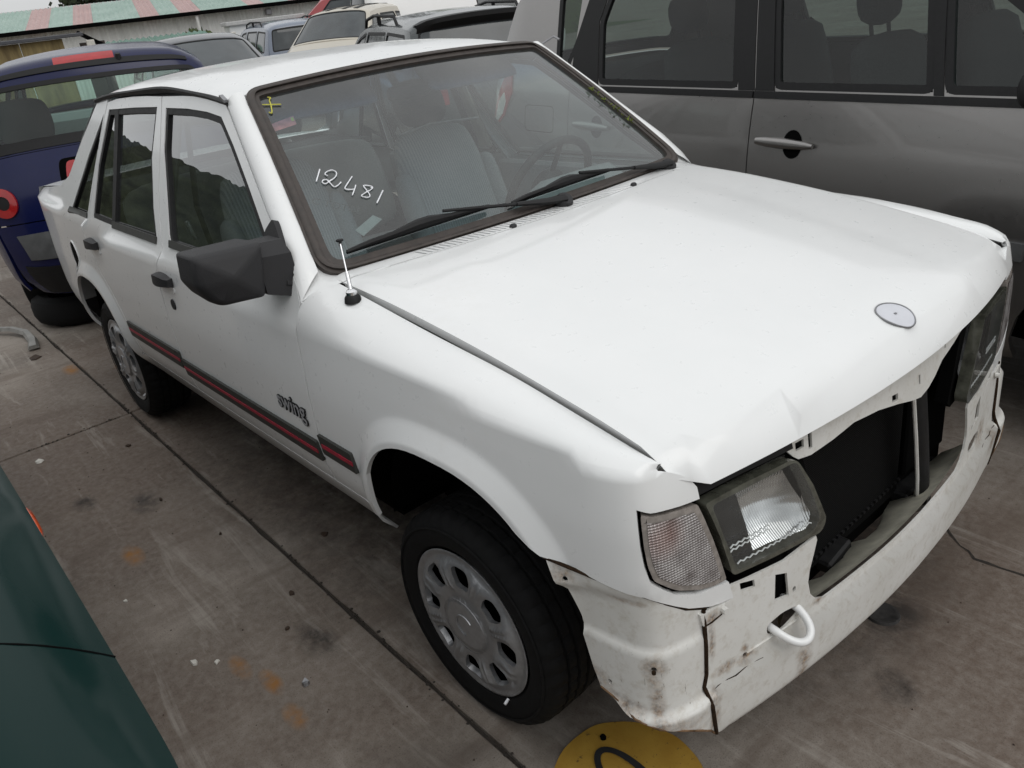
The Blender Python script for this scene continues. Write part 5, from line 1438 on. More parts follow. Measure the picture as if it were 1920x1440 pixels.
# -- cars farther back
def saloon_edges(h, L, k=1.0):
    a = L / 2
    return [(a - .03, .35), (a, .62), (a - .12, .78), (a * .38, .98), (a * .02, h - .06), (-a * .10, h), (-a * .42, h - .01), (-a * .60, h - .06), (-a * .86, .98), (-a + .04, .90), (-a, .62), (-a + .03, .36)]
def back_car(name, label, loc, az, h, L, hw, paint, group=None, edges=None, wins=None, glassm='farglass', rails=False, belt=.95, hood=None):
    E = edges or saloon_edges(h, L)
    B = Body(hw, E, belt, .34, tail=.13, taper=.5, shoulder=.045)
    S = B.S; a = L / 2
    wins = wins or [[(-a * .62, belt + .05), (-a * .46, h - .11), (-a * .12, h - .10), (-a * .10, belt + .05)], [(-a * .06, belt + .05), (-a * .08, h - .10), (a * .02, h - .13), (a * .30, belt + .10), (a * .30, belt + .05)]]
    n = len(E)
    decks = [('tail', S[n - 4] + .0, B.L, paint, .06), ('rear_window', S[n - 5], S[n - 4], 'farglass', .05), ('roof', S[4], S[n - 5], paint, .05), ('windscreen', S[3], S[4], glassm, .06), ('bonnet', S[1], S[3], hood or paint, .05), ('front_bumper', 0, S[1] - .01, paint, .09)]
    r, sd, dk, cn = simple_car(name, label, loc, az, B, paint, wins, decks, [a * .60, -a * .60], .30, group, glassm)
    for sg in (-1, 1):
        panel('headlamp', rounded([(S[1] + .0, sg * .55), (S[1] + .0, sg * .93), (S[1] + .12, sg * .93), (S[1] + .12, sg * .55)], .02, 3), [], lambda t, q: B.deck(t, q, .05), 'lensedge', dk['bonnet'], step=.1, rim=.01, sgn=1, cen=cn, push=.006)
        panel('tail_lamp', rounded([(S[n - 3] - .02, sg * .66), (S[n - 3] - .02, sg * .97), (S[n - 3] + .14, sg * .97), (S[n - 3] + .14, sg * .66)], .02, 3), [], lambda t, q: B.deck(t, q, .06), 'redlens', dk['tail'], step=.1, rim=.01, sgn=1, cen=cn, push=.006)
        if rails:
            z = h + .055; y = sg * (B.Y(-a * .2, h - .05) - .03)
            p = [(-a * .62, y, h - .05), (-a * .57, y, z), (-a * .15, y, z + .02), (a * .04, y, z - .02), (a * .08, y, h - .04)]
            MB().tube(p, .017, 6).build('roof_rail', 'black', r, 60)
            MB().tube([(-a * .25, y, h - .02), (-a * .25, y, z + .01)], .022, 6).build('rail_foot', 'black', r, 60)
    return r, B, sd, dk, cn
# dark green estate: rear and left side
EE = [(2.12, .35), (2.15, .62), (2.02, .80), (1.15, 1.0), (.35, 1.42), (.0, 1.475), (-.8, 1.49), (-1.5, 1.475), (-1.92, 1.44), (-2.10, 1.02), (-2.16, .88), (-2.18, .55), (-2.14, .35)]
ER = back_car('dark_green_estate', 'dark green estate with black rear spoiler and roof rail, behind the white saloon', Vector((-5.0, 3.62, 0)) + Vector((math.cos(R(160)), math.sin(R(160)), 0)) * 2.15, 160, 1.475, 4.3, .86, 'darkgreen_paint', 'cars parked farther back in the yard', EE,
    [[(-1.86, 1.06), (-1.76, 1.36), (-1.02, 1.385), (-.98, 1.06)], [(-.93, 1.06), (-.96, 1.385), (-.10, 1.385), (-.02, 1.06)], [(.05, 1.06), (-.02, 1.385), (.30, 1.33), (.95, 1.09), (.95, 1.06)]], rails=True, belt=1.0)
rows = []
EB = ER[1]
for a in lin_sp(-.93, .93, 15):
    t0 = EB.S[8]
    p = [Vector(EB.deck(t0 + d, a, .05)) for d in (-.10, -.02, .06)]
    o = Vector((-.10 * (1 - a ** 4) - .04, 0, .008))
    rows.append([p[0] + Vector((0, 0, .004)), p[1] + o + Vector((0, 0, .012)), p[1] + o + Vector((.0, 0, -.028)), p[2] + Vector((-.01, 0, -.01))])
MB().loft(rows).build('rear_spoiler', 'black', ER[0], 40)
back_car('dark_saloon', 'dark blue-grey saloon facing us, bonnet painted white as sky reflection, seen past the blue car', (-10.75, 3.1, 0), -14, 1.52, 4.3, .86, 'night_paint', 'cars parked farther back in the yard', [(2.10, .35), (2.15, .66), (2.0, .86), (.82, 1.09), (.05, 1.46), (-.2, 1.52), (-.9, 1.51), (-1.3, 1.46), (-1.85, .98), (-2.11, .90), (-2.15, .62), (-2.12, .36)], hood='van_white', belt=1.02)  # white hood colour paints in the sky reflected on a dark bonnet
back_car('pale_blue_carrier', 'pale blue people carrier with black roof rails, in front of the white hut', (-16.9, 7.35, 0), 168, 1.56, 4.1, .84, 'paleblue_paint', 'cars parked farther back in the yard',
    [(1.95, .35), (2.0, .65), (1.86, .85), (1.25, 1.05), (.5, 1.52), (.1, 1.56), (-.7, 1.57), (-1.4, 1.56), (-1.85, 1.50), (-1.99, 1.0), (-2.04, .85), (-2.05, .5), (-2.02, .35)],
    [[(-1.75, 1.05), (-1.70, 1.42), (-1.05, 1.45), (-1.0, 1.05)], [(-.95, 1.05), (-.98, 1.45), (-.1, 1.45), (-.02, 1.05)], [(.05, 1.05), (0, 1.45), (.4, 1.42), (1.0, 1.1), (1.0, 1.05)]], rails=True, belt=1.0)
CR = back_car('cream_car', 'cream coloured scrapped car with black stripes across its bonnet, beyond the green estate', (-13.35, 7.1, 0), -52, 1.66, 3.9, .84, 'cream_paint', 'cars parked farther back in the yard',
    [(1.85, .35), (1.9, .68), (1.80, .90), (1.15, 1.14), (.45, 1.62), (.0, 1.66), (-.7, 1.67), (-1.3, 1.65), (-1.75, 1.60), (-1.88, 1.05), (-1.93, .9), (-1.95, .55), (-1.9, .35)],
    [[(-1.6, 1.08), (-1.55, 1.50), (-.95, 1.53), (-.9, 1.08)], [(-.85, 1.08), (-.88, 1.53), (-.05, 1.53), (.03, 1.08)], [(.1, 1.08), (.04, 1.53), (.4, 1.5), (.95, 1.15), (.95, 1.08)]], belt=1.03)
for q in (-.42, .12, .50):
    cb = CR[1]
    panel('black_stripe', [(cb.S[4] + .05, q), (cb.S[8] - .3, q + .14), (cb.S[8] - .3, q + .24), (cb.S[4] + .05, q + .14)], [], lambda t, a: cb.deck(t, a, .05), 'black', CR[3]['roof'], step=.1, rim=.004, sgn=1, cen=CR[4], push=.008)
back_car('red_hatchback', 'small red hatchback standing on top of a wrecked black car, far back', (-17.6, 10.35, 0), 40, 1.40, 3.5, .78, 'red_paint', 'stacked wrecks far back')[0].location.z = .62
back_car('black_wreck', 'flattened black wreck underneath the red hatchback, far back', (-17.5, 10.4, 0), 38, .86, 3.7, .78, 'night_paint', 'stacked wrecks far back', [(1.8, .35), (1.85, .5), (1.75, .6), (.8, .68), (.3, .76), (0, .78), (-.6, .78), (-1.1, .76), (-1.5, .68), (-1.7, .62), (-1.85, .5), (-1.8, .35)], [[(-.5, .66), (-.5, .70), (.2, .70), (.2, .66)]], belt=.62)
back_car('pale_grey_hatchback', 'pale grey hatchback in front of the green bank, at the end of the barn', (-20.2, 11.05, 0), 60, 1.55, 3.7, .8, 'pale_grey', 'cars parked farther back in the yard')
VN = back_car('white_van', 'white van far back above the roof of the green estate', (-13.9, 10.1, 0), 75, 2.0, 4.6, .9, 'van_white', 'cars parked farther back in the yard',
    [(2.2, .4), (2.25, .75), (2.1, 1.0), (1.6, 1.2), (.9, 1.9), (.5, 2.0), (-.6, 2.02), (-1.6, 2.02), (-2.1, 1.98), (-2.25, 1.2), (-2.28, .9), (-2.28, .6), (-2.25, .4)], [[(.2, 1.2), (.2, 1.8), (.75, 1.75), (1.2, 1.3), (1.2, 1.2)]], belt=1.1)
back_car('black_hatchback', 'black hatchback far back between the red car and the white van', (-15.5, 10.4, 0), 60, 1.60, 3.8, .8, 'night_paint', 'cars parked farther back in the yard')
# ------------------------------------------------------------------ ground
def concrete():
    t = NT('stained_concrete'); v = t.coord()
    big = t.noise(v, .55, 6, .62, .4); mid = t.noise(v, 2.6, 6, .65, .3); fine = t.noise(v, 38, 5, .7); grit = t.noise(v, 240, 3, .6)
    c = t.ramp(mid, [(.32, (.105, .083, .066)), (.5, (.185, .158, .132)), (.66, (.285, .252, .218))])
    c = t.mix(t.ramp(big, [(.40, .85), (.60, 0.0)]), c, (.120, .086, .066))
    c = t.mix(t.math('MULTIPLY', t.ramp(fine, [(.35, 0.0), (.72, 1.0)]), .35), c, (.36, .33, .295))
    c = t.mix(t.math("MULTIPLY", t.ramp(grit, [(.54, 0.0), (.68, 1.0)]), .5), c, (.055, .045, .038))
    st = t.noise(t.coord(scale=(.35, 3.2, 1), rot=(0, 0, .5)), 3.2, 5, .7, .5)
    c = t.mix(t.math('MULTIPLY', t.ramp(st, [(.56, 0.0), (.70, 1.0)]), .55), c, (.40, .37, .33))
    st2 = t.noise(t.coord(scale=(2.6, .5, 1), rot=(0, 0, -.35)), 1.7, 5, .7, .4)
    c = t.mix(t.math('MULTIPLY', t.ramp(st2, [(.52, 0.0), (.66, 1.0)]), .50), c, (.105, .078, .060))
    oil = t.ramp(t.noise(v, .9, 4, .6, .8), [(.60, 0.0), (.68, .55)])
    c = t.mix(oil, c, (.075, .062, .052))
    # rust and oil marks with their own shape; wide dark blots under the saloon
    warp = t.noise(v, 14, 4, .7)
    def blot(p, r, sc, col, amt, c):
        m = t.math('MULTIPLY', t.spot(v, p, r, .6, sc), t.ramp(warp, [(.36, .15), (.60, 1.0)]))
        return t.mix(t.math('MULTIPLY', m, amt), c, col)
    for p, r, sc in (((-1.43, -1.20, 0), .070, (1, 2.2, 1)), ((-.62, -1.16, 0), .055, (1, 2.4, 1)), ((-.50, -1.12, 0), .055, (1, 2.4, 1)), ((-.34, -1.13, 0), .05, (1, 2, 1)), ((-3.35, -.62, 0), .06, (1, 1, 1)), ((-3.55, -.86, 0), .09, (1, 2, 1))):
        c = blot(p, r * 1.25, sc, (.26, .125, .040), 1.0, c)
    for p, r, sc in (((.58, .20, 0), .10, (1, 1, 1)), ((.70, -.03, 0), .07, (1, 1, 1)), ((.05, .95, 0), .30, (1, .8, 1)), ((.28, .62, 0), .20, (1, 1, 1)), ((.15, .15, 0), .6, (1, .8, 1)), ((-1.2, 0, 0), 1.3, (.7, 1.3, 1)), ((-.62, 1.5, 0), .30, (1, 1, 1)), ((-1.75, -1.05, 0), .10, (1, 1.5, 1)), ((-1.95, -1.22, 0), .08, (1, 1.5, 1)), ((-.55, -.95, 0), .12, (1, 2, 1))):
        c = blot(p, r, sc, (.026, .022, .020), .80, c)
    h = t.math('ADD', t.math('MULTIPLY', fine, .6), t.math('MULTIPLY', grit, .5))
    return t.done(t.bsdf(c, t.ramp(mid, [(.3, .60), (.7, .86)]), 0, 0, .32, bump=h, bstr=.35, bdist=.006))
M['concrete'] = concrete()
M['joint'] = plain('dirty_joint', (.030, .024, .019), .95, var=.5, scale=60)
GR = meshobj('ground', [(-900, -900, -.034), (900, -900, -.034), (900, 900, -.034), (-900, 900, -.034)], [(0, 1, 2, 3)], 'concrete'); GR['kind'] = 'structure'
YD = empty('yard'); YD['kind'] = 'structure'
FILL = MB().add([(-10.66, -8.82, -.016), (5.34, -8.82, -.016), (5.34, 7.18, -.016), (-10.66, 7.18, -.016)], [(0, 1, 2, 3)]).build('joint_filler', 'joint', YD, None)
def slab(x0, x1, y0, y1):
    g = .0055; n = 46; rnd = random.Random(int(x0 * 100 + y0 * 7))
    per = []
    def edge(a, b, nx, ny):
        for i in range(n):
            t = i / n; w = g + .0022 * math.sin(t * 61 + a[0]) * math.sin(t * 23 + a[1]) + rnd.random() * .0022
            if rnd.random() < .03: w += rnd.random() * .010
            per.append((a[0] + (b[0] - a[0]) * t + nx * w, a[1] + (b[1] - a[1]) * t + ny * w))
    edge((x0, y0), (x1, y0), 0, 1); edge((x1, y0), (x1, y1), -1, 0); edge((x1, y1), (x0, y1), 0, -1); edge((x0, y1), (x0, y0), 1, 0)
    N = len(per); cx, cy = (x0 + x1) / 2, (y0 + y1) / 2
    v = []; f = []
    for ins, z in ((0, -.03), (0, -.004), (.0035, 0)):
        for x, y in per: v.append((x + (ins if x < cx else -ins), y + (ins if y < cy else -ins), z))
    for l in (0, 1):
        for i in range(N): f.append([l * N + i, l * N + (i + 1) % N, (l + 1) * N + (i + 1) % N, (l + 1) * N + i])
    f.append([2 * N + i for i in range(N)])
    return meshobj('slab', v, f, 'concrete', YD)
XS = [-14.66, -10.66, -6.66, -2.66, 1.34, 5.34]; YS = [-8.82, -4.82, -.82, 3.18, 7.18, 11.18]
for x0, x1 in zip(XS, XS[1:]):
    for y0, y1 in zip(YS, YS[1:]): slab(x0, x1, y0, y1)
# dirt packed here and there in the joints
db = MB(); rnd = random.Random(3)
for i in range(420):
    if rnd.random() < .75: p = (rnd.uniform(-6, .8), -.82 + rnd.gauss(0, .006))
    else: p = (-2.66 + rnd.gauss(0, .006), rnd.uniform(-2.2, -.8))
    r_ = .002 + .005 * rnd.random() ** 2
    db.add([(p[0] + r_ * math.cos(a) * (1 + .4 * math.sin(3 * a)), p[1] + r_ * math.sin(a), .0) for a in lin_sp(0, 2 * math.pi, 7)[:-1]] + [(p[0], p[1], r_ * .7)], [(i_, (i_ + 1) % 6, 6) for i_ in range(6)])
o = db.build('joint_dirt', 'joint', None, None); o['kind'] = 'stuff'; o['label'] = 'crumbs of dark dirt along the slab joints'
# crack in the right-hand slab
ck = [(.45, .75), (.50, .685), (.539, .642), (.587, .601), (.615, .592), (.64, .567), (.673, .571), (.708, .572), (.762, .580), (.83, .575), (.95, .60)]
rows = []
for i, (x, y) in enumerate(ck):
    w = .0016 + .0016 * ((i * 7) % 3) + (.005 if i == 6 else 0)
    rows.append([(x - w * .3, y - w, .0015), (x + w * .3, y + w, .0015)])
MB().loft(rows).build('crack', 'joint', YD, None)

# painted yellow spot with a black figure, 4 mm proud sheets
def blob(cx, cy, r, n, z, amp, seed):
    q = random.Random(seed); ph = [q.uniform(0, 6.28) for _ in range(4)]
    return [(cx + r * (1 + amp * math.sin(2 * a + ph[0]) + amp * .5 * math.sin(5 * a + ph[1]) + amp * .3 * math.sin(11 * a + ph[2])) * math.cos(a), cy + r * (1 + amp * math.sin(2 * a + ph[0]) + amp * .5 * math.sin(5 * a + ph[1]) + amp * .3 * math.sin(11 * a + ph[2])) * math.sin(a), z) for a in [2 * math.pi * i / n for i in range(n)]]
t = NT('worn_yellow_paint'); v = t.coord(); n1 = t.noise(v, 70, 5, .75); n2 = t.noise(v, 9, 4)
c = t.ramp(n2, [(.3, (.30, .165, .022)), (.7, (.40, .245, .040))]); c = t.mix(t.ramp(n1, [(.60, 0.0), (.68, .8)]), c, (.06, .04, .025))
M['yellowpaint'] = t.done(t.bsdf(c, .7, 0, 0, .3, bump=n1, bstr=.2))
YC = (.415, -.685)
pts = blob(YC[0], YC[1], .175, 64, .004, .02, 4)
ym = meshobj('painted_spot', pts + [(x, y, 0) for x, y, z in pts], [list(range(64))] + [[i, (i + 1) % 64, 64 + (i + 1) % 64, 64 + i][::-1] for i in range(64)], 'yellowpaint')
tag(ym, 'worn yellow painted spot with a black ring on the concrete, below the front wheel', 'paint mark')
ring = []
ra = R(-8)
for w_ in (.0, -.017):
    ring.append([(.425 + (.125 + w_) * math.cos(q) * math.cos(ra) - (.052 + w_) * math.sin(q) * math.sin(ra), -.682 + (.125 + w_) * math.cos(q) * math.sin(ra) + (.052 + w_) * math.sin(q) * math.cos(ra), .008) for q in [2 * math.pi * i / 48 for i in range(49)]])
MB().loft(ring).build('painted_ring', plain('black_road_paint', (.012, .012, .013), .75, var=.3), ym, None)
MB().add(blob(.287, -.633, .009, 12, .0075, .15, 9), [list(range(12))]).build('painted_dot', 'matblack', ym, None)

# litter: chips, leaves, a bent trim strip, a flat cap, a loose tyre
def chip(x, y, s_, mat, label, name='paint_chip', cat='chip', h=.006, seed=0):
    q = random.Random(seed + int(x * 991)); n = 5
    base = [(x + s_ * (1 + .5 * q.uniform(-1, 1)) * math.cos(a) * 1.4, y + s_ * (1 + .5 * q.uniform(-1, 1)) * math.sin(a)) for a in [2 * math.pi * (i + .3 * q.random()) / n for i in range(n)]]
    v = [(a, b, .001) for a, b in base] + [(x + (a - x) * .8, y + (b - y) * .8, h * (.6 + .6 * q.random())) for a, b in base]
    o = meshobj(name, v, [list(range(n))[::-1], list(range(n, 2 * n))] + [[i, (i + 1) % n, n + (i + 1) % n, n + i] for i in range(n)], mat)
    return tag(o, label, cat)
M['chipwhite'] = plain('chipped_white_plastic', (.60, .58, .53), .6, var=.15)
M['leaf'] = plain('dead_leaf', (.040, .024, .015), .85, var=.4)
for x, y, s_, lb in ((-2.50, -1.265, .016, 'white plastic chip near the slab joint corner'), (-.74, -1.245, .010, 'small pointed white chip nearest the green car'), (-.69, -1.20, .008, 'small white sliver beside the pointed white chip'), (-1.19, -1.30, .007, 'tiny white chip beside the green car wing')):
    chip(x, y, s_, 'chipwhite', lb)
chip(-.42, -1.055, .010, M['steel'], 'crumpled bit of silver foil on the concrete between the cars', 'foil_scrap', 'scrap', .014)
for i, (x, y, s_, lb) in enumerate(((-1.00, -.675, .011, 'dead leaf under the sill of the white saloon'), (-.80, -.905, .011, 'dark dead leaf beside the slab joint'), (-.66, -.99, .009, 'small brown leaf left of the slab joint'), (-1.30, -.93, .006, 'tiny dark leaf beside the long slab joint'), (-2.30, -.94, .010, 'dark leaf near the crossing of the joints'), (-3.95, -.965, .040, 'flat dark scrap below the bent trim strip'), (-1.72, -1.0, .008, 'dark twig crumb in the middle of the left slab'), (.95, .10, .007, 'dark crumb at the bottom right'))):
    chip(x, y, s_, 'leaf', lb, 'dead_leaf', 'leaf', .007, i)
cb_ = MB(); rnd = random.Random(11)
for i in range(900):
    x, y = rnd.uniform(-5, 1.1), rnd.choice((rnd.uniform(-1.45, -.5), rnd.uniform(-1.45, -.5), rnd.uniform(-.5, 1.4)))
    r_ = .0008 + .0026 * rnd.random() ** 3
    cb_.add([(x + r_, y, 0), (x - r_ * .6, y + r_, 0), (x - r_ * .5, y - r_, 0), (x, y, r_ * 1.2)], [(0, 1, 3), (1, 2, 3), (2, 0, 3)])
o = cb_.build('grit', 'leaf', None, None); o['kind'] = 'stuff'; o['label'] = 'dark grit scattered on the concrete'
# bent strip
sp = [(-4.95, -1.22, .02), (-4.72, -1.07, .03), (-4.55, -.955, .035), (-4.40, -.905, .03), (-4.25, -.905, .02), (-4.10, -.935, .012)]
rows = []
for i, p in enumerate(sp):
    a, b = Vector(sp[max(i - 1, 0)]), Vector(sp[min(i + 1, len(sp) - 1)]); d = (b - a).normalized(); n = Vector((-d.y, d.x, 0)); w = .010 + .022 * i / 5
    p = Vector(p); rows.append([p - n * w, p - n * w * .6 + Vector((0, 0, .022)), p + n * w * .6 + Vector((0, 0, .022)), p + n * w])
o = MB().loft(rows, True, True).build('trim_strip', plain('scuffed_grey_plastic', (.22, .215, .20), .5, var=.3, scale=20), None, 40); tag(o, 'bent grey trim strip lying on the concrete below the blue hatchback', 'trim strip')
# flattened cap by the front of the car
o = MB().lathe([(0, .004), (.030, .004), (.034, .007), (.042, .007), (.045, .0)], 28, (.56, .185, .0005), 'z').build('flat_cap', plain('dusty_black_cap', (.028, .026, .025), .8, var=.4, scale=90), None, 40); tag(o, 'dusty round black cap lying just in front of the white spoiler', 'cap')
# loose tyre lying flat under the blue car
tr = MB().lathe([(.19, .02), (.24, .0), (.29, .03), (.305, .07), (.305, .13), (.29, .17), (.24, .195), (.19, .175), (.18, .10), (.19, .02)], 56, (-4.56, -.50, .002), 'z').build('loose_tyre', 'rubber', None, 40)
tag(tr, 'loose black tyre lying flat on the ground under the bumper of the blue hatchback', 'tyre')

# ------------------------------------------------------------------ barn, huts, bank
def corr(w, h, n, amp, mat, name, parent, org, ux, uy, up):
    """corrugated sheet: ux across, uy along the flutes, up = outward"""
    v = []; f = []
    for i in range(n * 4 + 1):
        t = i / (n * 4); a = amp * math.sin(2 * math.pi * n * t)
        for k in (0, 1): v.append(org + ux * (w * t) + uy * (h * k) + up * a)
    for i in range(n * 4): f.append([2 * i, 2 * i + 2, 2 * i + 3, 2 * i + 1])
    return meshobj(name, v, f, mat, parent, 60)
def tin(name, c1, c2, rough=.55):
    t = NT(name); v = t.coord('Object', (1, 1, 1)); n = t.noise(v, 1.3, 5, .65); n2 = t.noise(t.coord(scale=(8, 8, .6)), 1.0, 4, .6)
    c = t.mix(t.ramp(n2, [(.45, 0.0), (.7, .35)]), t.ramp(n, [(.3, c1), (.7, c2)]), tuple(x * .6 for x in c1))
    return t.done(t.bsdf(c, rough, 0, 0, .3))
M['tingreen'] = tin('pale_green_roof_sheet', (.27, .38, .33), (.38, .48, .43))
M['tinpink'] = tin('faded_pink_roof_sheet', (.42, .29, .28), (.52, .37, .35))
M['tinwhite'] = tin('pale_wall_sheet', (.72, .73, .70), (.84, .84, .82))
BN = empty('barn', (-22.05, 12.05, 0)); tag(BN, 'long low barn with pale corrugated walls and a green roof with pink sheets', 'barn')
wd = Vector((-.292, -.956, 0)).normalized(); wn = Vector((.956, -.292, 0))    # along the wall to the left; outward
EH, RH, DP = 2.08, 2.72, 4.6
sw_ = 1.0
for i in range(13):
    corr(sw_ * .995, EH + .1, 9, .018, 'tinwhite', 'wall_sheet', BN, wd * (i * sw_) + Vector((0, 0, -.1)), wd, Vector((0, 0, 1)), wn)
pinks = {1, 3, 6, 7, 10, 12}
rs_ = (-wn * DP + Vector((0, 0, RH - EH))).normalized(); rl = math.hypot(DP, RH - EH); ru = Vector((0, 0, 1))
k = 0; x = -.25
seq = [1.3, .42, .70, .46, 1.3, .55, .55, .5, 1.2, .5, .6, .55, 1.5, .5, .8, .6, 1.4, .6]
for i, w_ in enumerate(seq):
    corr(w_ * .995, rl, max(3, int(w_ * 8)), .022, 'tinpink' if i % 2 else 'tingreen', 'roof_sheet', BN, wd * x + wn * .28 + Vector((0, 0, EH - .02)), wd, rs_, ru)
    x += w_
MB().box(wd * 6.4 + wn * .32 + Vector((0, 0, EH - .045)), (.12, 13.4, .10), Matrix.Rotation(math.atan2(wd.y, wd.x) - math.pi / 2, 4, 'Z')).build('gutter', 'matblack', BN)
MB().tube([wd * 4.1 + wn * .3 + Vector((0, 0, EH - .1)), wd * 4.1 + wn * .08 + Vector((0, 0, .0))], .045, 8).build('downpipe', 'tinwhite', BN, 60)
MB().box(wd * 2.1 + wn * .05 + Vector((0, 0, EH - .22)), (.12, .18, .16), None, .02).build('wall_lamp', 'steel', BN)
MB().add([wd * 0 + Vector((0, 0, -.1)), wd * 0 - wn * DP + Vector((0, 0, -.1)), wd * 0 - wn * DP + Vector((0, 0, RH)), Vector((0, 0, EH))], [(0, 1, 2, 3)]).build('gable_wall', 'tinwhite', BN, None)
MB().add([wd * 13 - wn * DP + Vector((0, 0, -.1)), -wn * DP + Vector((0, 0, -.1)), -wn * DP + Vector((0, 0, RH)), wd * 13 - wn * DP + Vector((0, 0, RH))], [(0, 1, 2, 3)]).build('back_wall', 'tinwhite', BN, None)
# hut against the barn
HT = empty('white_hut', (-19.2, 8.65, 0)); tag(HT, 'small white flat-roofed hut standing against the barn wall', 'hut')
hr = Matrix.Rotation(math.atan2(wd.y, wd.x), 4, 'Z')
MB().box(hr @ Vector((.45, 0, .80)), (1.75, 1.1, 1.62), hr).build('wall', plain('white_render', (.80, .81, .80), .8, var=.06, scale=4), HT)
MB().box(hr @ Vector((.45, 0, 1.66)), (1.9, 1.25, .09), hr, .01).build('roof', plain('white_roof_edge', (.50, .50, .49), .7), HT)
# ochre shed with a dark roof edge
SH = empty('ochre_shed', (-18.6, 2.35, 0)); tag(SH, 'low ochre shed with a dark roof edge behind the roof of the blue car', 'shed')
dv = Vector((.17, 1.0, 0)).normalized(); dn_ = Vector((1, -.17, 0)).normalized(); sr = Matrix.Rotation(math.atan2(dv.y, dv.x), 4, 'Z')
tt = NT('stained_ochre_wall'); v = tt.coord(); n = tt.noise(tt.coord(scale=(1.4, 3, .4)), 2, 5, .7)
M['ochre'] = tt.done(tt.bsdf(tt.ramp(n, [(.35, (.13, .095, .045)), (.6, (.28, .22, .10))]), .9))
for i in range(5):
    MB().box(dv * (-2.6 + i * .8) + Vector((0, 0, .88)), (.785, .12, 1.76), sr, .01).build('wall_panel', 'ochre', SH)
MB().box(dv * -.75 + Vector((0, 0, 1.80)) - dn_ * .6, (4.3, 1.6, .07), sr, .01).build('roof', 'night_paint', SH)
MB().box(dv * 1.72 + Vector((0, 0, 1.58)) - dn_ * .2, (.95, .12, .08), sr @ Matrix.Rotation(R(34), 4, 'Y'), .01).build('roof_brace', 'matblack', SH)
MB().box(dv * 1.62 + Vector((0, 0, .82)) - dn_ * .8, (.5, .12, 1.64), sr).build('side_wall', plain('dark_boards', (.05, .04, .035), .9), SH)
MB().box(dv * 1.50 + Vector((0, 0, 1.62)) + dn_ * .08, (.16, .06, .12), sr, .01).build('wall_lamp', 'chipwhite', SH)
# green lean-to roof on posts
LT = empty('lean_to', (-17.8, 4.7, 0)); tag(LT, 'low lean-to with a small green corrugated roof beside the ochre shed', 'shed')
for i in range(4):
    corr(.62, 1.4, 5, .02, M['tingreen2'] if 'tingreen2' in M else M.setdefault('tingreen2', tin('sea_green_sheet', (.10, .19, .15), (.15, .26, .21))), 'roof_sheet', LT, dv * (i * .63 - .9) + Vector((0, 0, 1.32)), dv, (-dn_ + Vector((0, 0, .20))).normalized(), Vector((0, 0, 1)))
for i in (-.85, 1.5): MB().box(dv * i + Vector((0, 0, .66)), (.09, .09, 1.32), sr).build('post', 'matblack', LT)
MB().box(dv * .33 + Vector((0, 0, 1.29)), (2.6, .05, .07), sr).build('roof_beam', 'matblack', LT)
# grassy bank with a pale beam lying on it
def bank(name, cx, cy, rx, ry, h, mat, seed, n=36):
    q = random.Random(seed); v = []; f = []
    for j in range(n):
        for i in range(n):
            u, w = -1 + 2 * i / (n - 1), -1 + 2 * j / (n - 1); d = max(0, 1 - u * u - w * w)
            v.append((cx + rx * u, cy + ry * w, -.03 + h * d ** .7 * (.85 + .3 * q.random())))
    for j in range(n - 1):
        for i in range(n - 1): f.append([j * n + i, j * n + i + 1, j * n + n + i + 1, j * n + n + i])
    o = meshobj(name, v, f, mat, None, 60); o['kind'] = 'structure'; return o
M['turf'] = plain('rough_turf', (.055, .075, .025), .95, var=.6, scale=6, bump=.6)
bank('grass_bank', -19.6, 6.6, 1.4, .8, 1.55, 'turf', 2)
o = MB().box((-18.6, 6.35, 1.30), (.09, 1.5, .09), Matrix.Rotation(R(14), 4, 'X') @ Matrix.Rotation(R(-35), 4, 'Z'), .01).build('pale_beam', 'chipwhite'); tag(o, 'pale beam leaning on the grassy bank beside the barn', 'beam')
bank('grass_bank', -27.5, 20.0, 5, 7, 3.2, 'turf', 5)

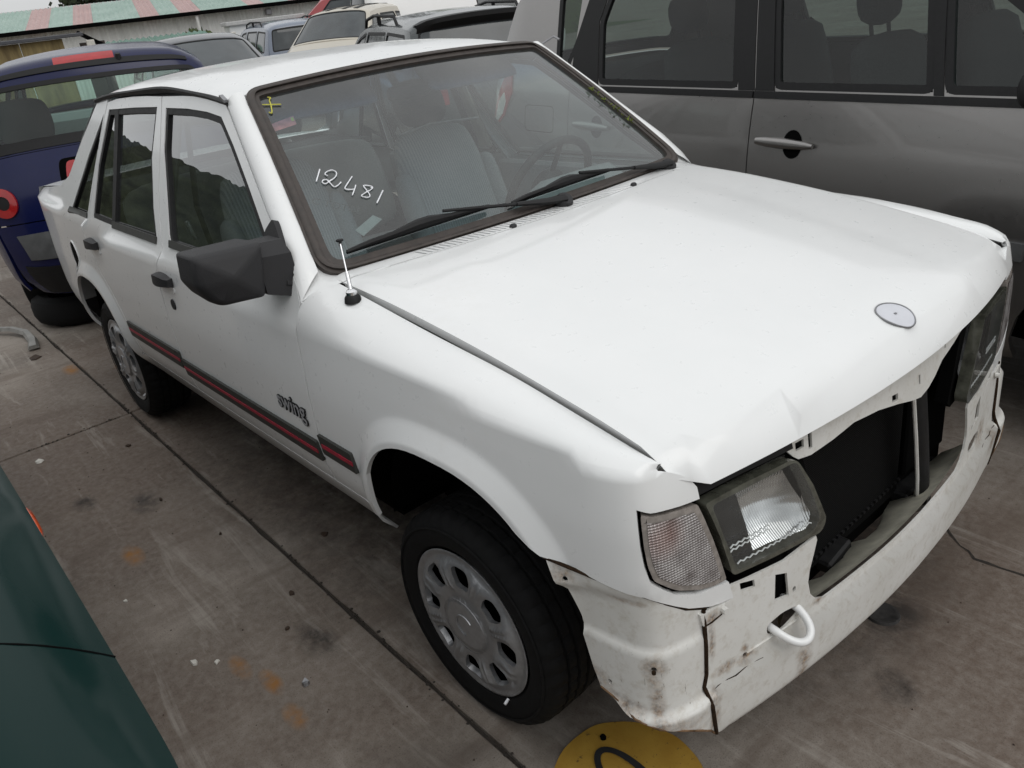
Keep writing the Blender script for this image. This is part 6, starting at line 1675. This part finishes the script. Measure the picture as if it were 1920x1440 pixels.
# ------------------------------------------------------------------ trees, hills
def leafmat(name, a, b):
    t = NT(name); v = t.coord(); n = t.noise(v, 1.1, 4, .6)
    oi = t.N('ShaderNodeNewGeometry'); r_ = t.N('ShaderNodeValToRGB'); 
    c = t.mix(oi.outputs['Random Per Island'], a, b); c = t.mix(t.ramp(n, [(.35, .6), (.65, 0.0)]), c, tuple(x * .4 for x in a))
    return t.done(t.bsdf(c, .75, 0, 0, .2))
M['leaves'] = leafmat('dark_leaves', (.012, .020, .010), (.035, .046, .020))
M['bark'] = plain('bark', (.05, .038, .028), .95, var=.4, scale=12)
def tree(x, y, h, rad, label, seed, z0=0.0):
    q = random.Random(seed); r_ = empty('tree', (x, y, z0)); tag(r_, label, 'tree', 'dark trees behind the barn')
    MB().tube([(0, 0, 0), (.1, .05, h * .4), (0, 0, h * .85)], [.28, .18, .05], 8).build('trunk', 'bark', r_, 60)
    limb = MB()
    for i in range(7):
        a = q.uniform(0, 6.28); z = h * q.uniform(.25, .7); limb.tube([(0, 0, z), (math.cos(a) * rad * .4, math.sin(a) * rad * .4, z + .6), (math.cos(a) * rad * .8, math.sin(a) * rad * .8, z + 1.0)], [.09, .06, .02], 5)
    limb.build('limbs', 'bark', r_, 60)
    m = MB()
    cl = [(q.uniform(-1, 1) * rad, q.uniform(-1, 1) * rad, h * q.uniform(.12, 1.0), rad * q.uniform(.3, .5)) for _ in range(26)]
    for cx, cy, cz, cr in cl:
        for k_ in range(90):
            d = Vector((q.gauss(0, 1), q.gauss(0, 1), q.gauss(0, .8))).normalized() * cr * q.random() ** .35
            p = Vector((cx, cy, cz)) + d; s_ = q.uniform(.10, .22)
            a = Vector((q.uniform(-1, 1), q.uniform(-1, 1), q.uniform(-1, 1))).normalized() * s_; b = a.cross(Vector((q.uniform(-1, 1), q.uniform(-1, 1), q.uniform(-1, 1)))).normalized() * s_ * .7
            m.add([p - a, p - b, p + a, p + b], [(0, 1, 2, 3)])
    m.build('crown', 'leaves', r_, None, False)
spots = [(162.6, 48, 8.5, 2.6), (160.4, 50, 10, 3.0), (158.2, 47, 9.0, 2.8), (155.8, 52, 10, 3.2), (153.4, 49, 9, 2.8), (150.8, 53, 10, 3.2), (148.0, 46, 8, 2.6)]
lbs = ['leftmost dark tree above the barn roof, against the white sky', 'second dark tree from the sky gap, above the pink roof sheets', 'dark tree above the middle of the barn roof', 'tall dark tree behind the right half of the barn roof', 'dark tree behind the gutter end of the barn roof', 'dark tree above the right end of the barn', 'rightmost dark tree, beyond the barn end above the pale grey hatchback']
for i, (a, d, h, r_) in enumerate(spots):
    tree(1.287 + d * math.cos(R(a)), -1.565 + d * math.sin(R(a)), h, r_, lbs[i], 20 + i)
# hills: a far blue one behind the barn, and a wooded ridge on the right flank's side of the yard
def ridge(name, pts, depth, mat, seed, n=420):
    q = random.Random(seed); v = []; f = []; ph = [q.uniform(0, 6) for _ in range(6)]
    for i in range(n + 1):
        t = i / n * (len(pts) - 1); k_ = min(int(t), len(pts) - 2); u = t - k_; u = u * u * (3 - 2 * u)
        p = [pts[k_][j] + (pts[k_ + 1][j] - pts[k_][j]) * u for j in range(3)]
        jz = 1 + .012 * math.sin(i * .35 + ph[0]) + .006 * math.sin(i * 1.3 + ph[1]) + .006 * q.uniform(-1, 1)
        dirv = Vector((p[0], p[1], 0)).normalized()
        for j, (dd, hh) in enumerate(((0, 0), (depth * .3, .45), (depth * .65, .8), (depth, 1.0), (depth * 1.6, .9), (depth * 3, 0))):
            v.append((p[0] + dirv.x * dd, p[1] + dirv.y * dd, -.05 + p[2] * hh * (jz if hh > .4 else 1)))
    for i in range(n):
        for j in range(5): a = i * 6 + j; f.append([a, a + 1, a + 7, a + 6])
    o = meshobj(name, v, f, mat, None, None); o['kind'] = 'structure'; return o
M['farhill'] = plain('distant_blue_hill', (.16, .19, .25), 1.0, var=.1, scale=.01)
M['woods'] = plain('wooded_hillside', (.020, .024, .014), 1.0, var=.7, scale=.35, spec=.1)
ridge('hill', [(-760, 60, 12), (-740, 150, 21), (-710, 215, 28), (-650, 330, 20), (-560, 450, 14)], 60, 'farhill', 3)
ridge('hill', [(-110, 4, 4), (-109, -15, 13.5), (-106, -28, 16.5), (-102, -41, 18.5), (-84, -71, 19), (-38, -103, 18), (28, -106, 15), (78, -78, 9)], 40, 'woods', 8)
ridge('hill', [(40, 130, 5), (-20, 150, 9), (-70, 140, 11)], 50, 'woods', 9)
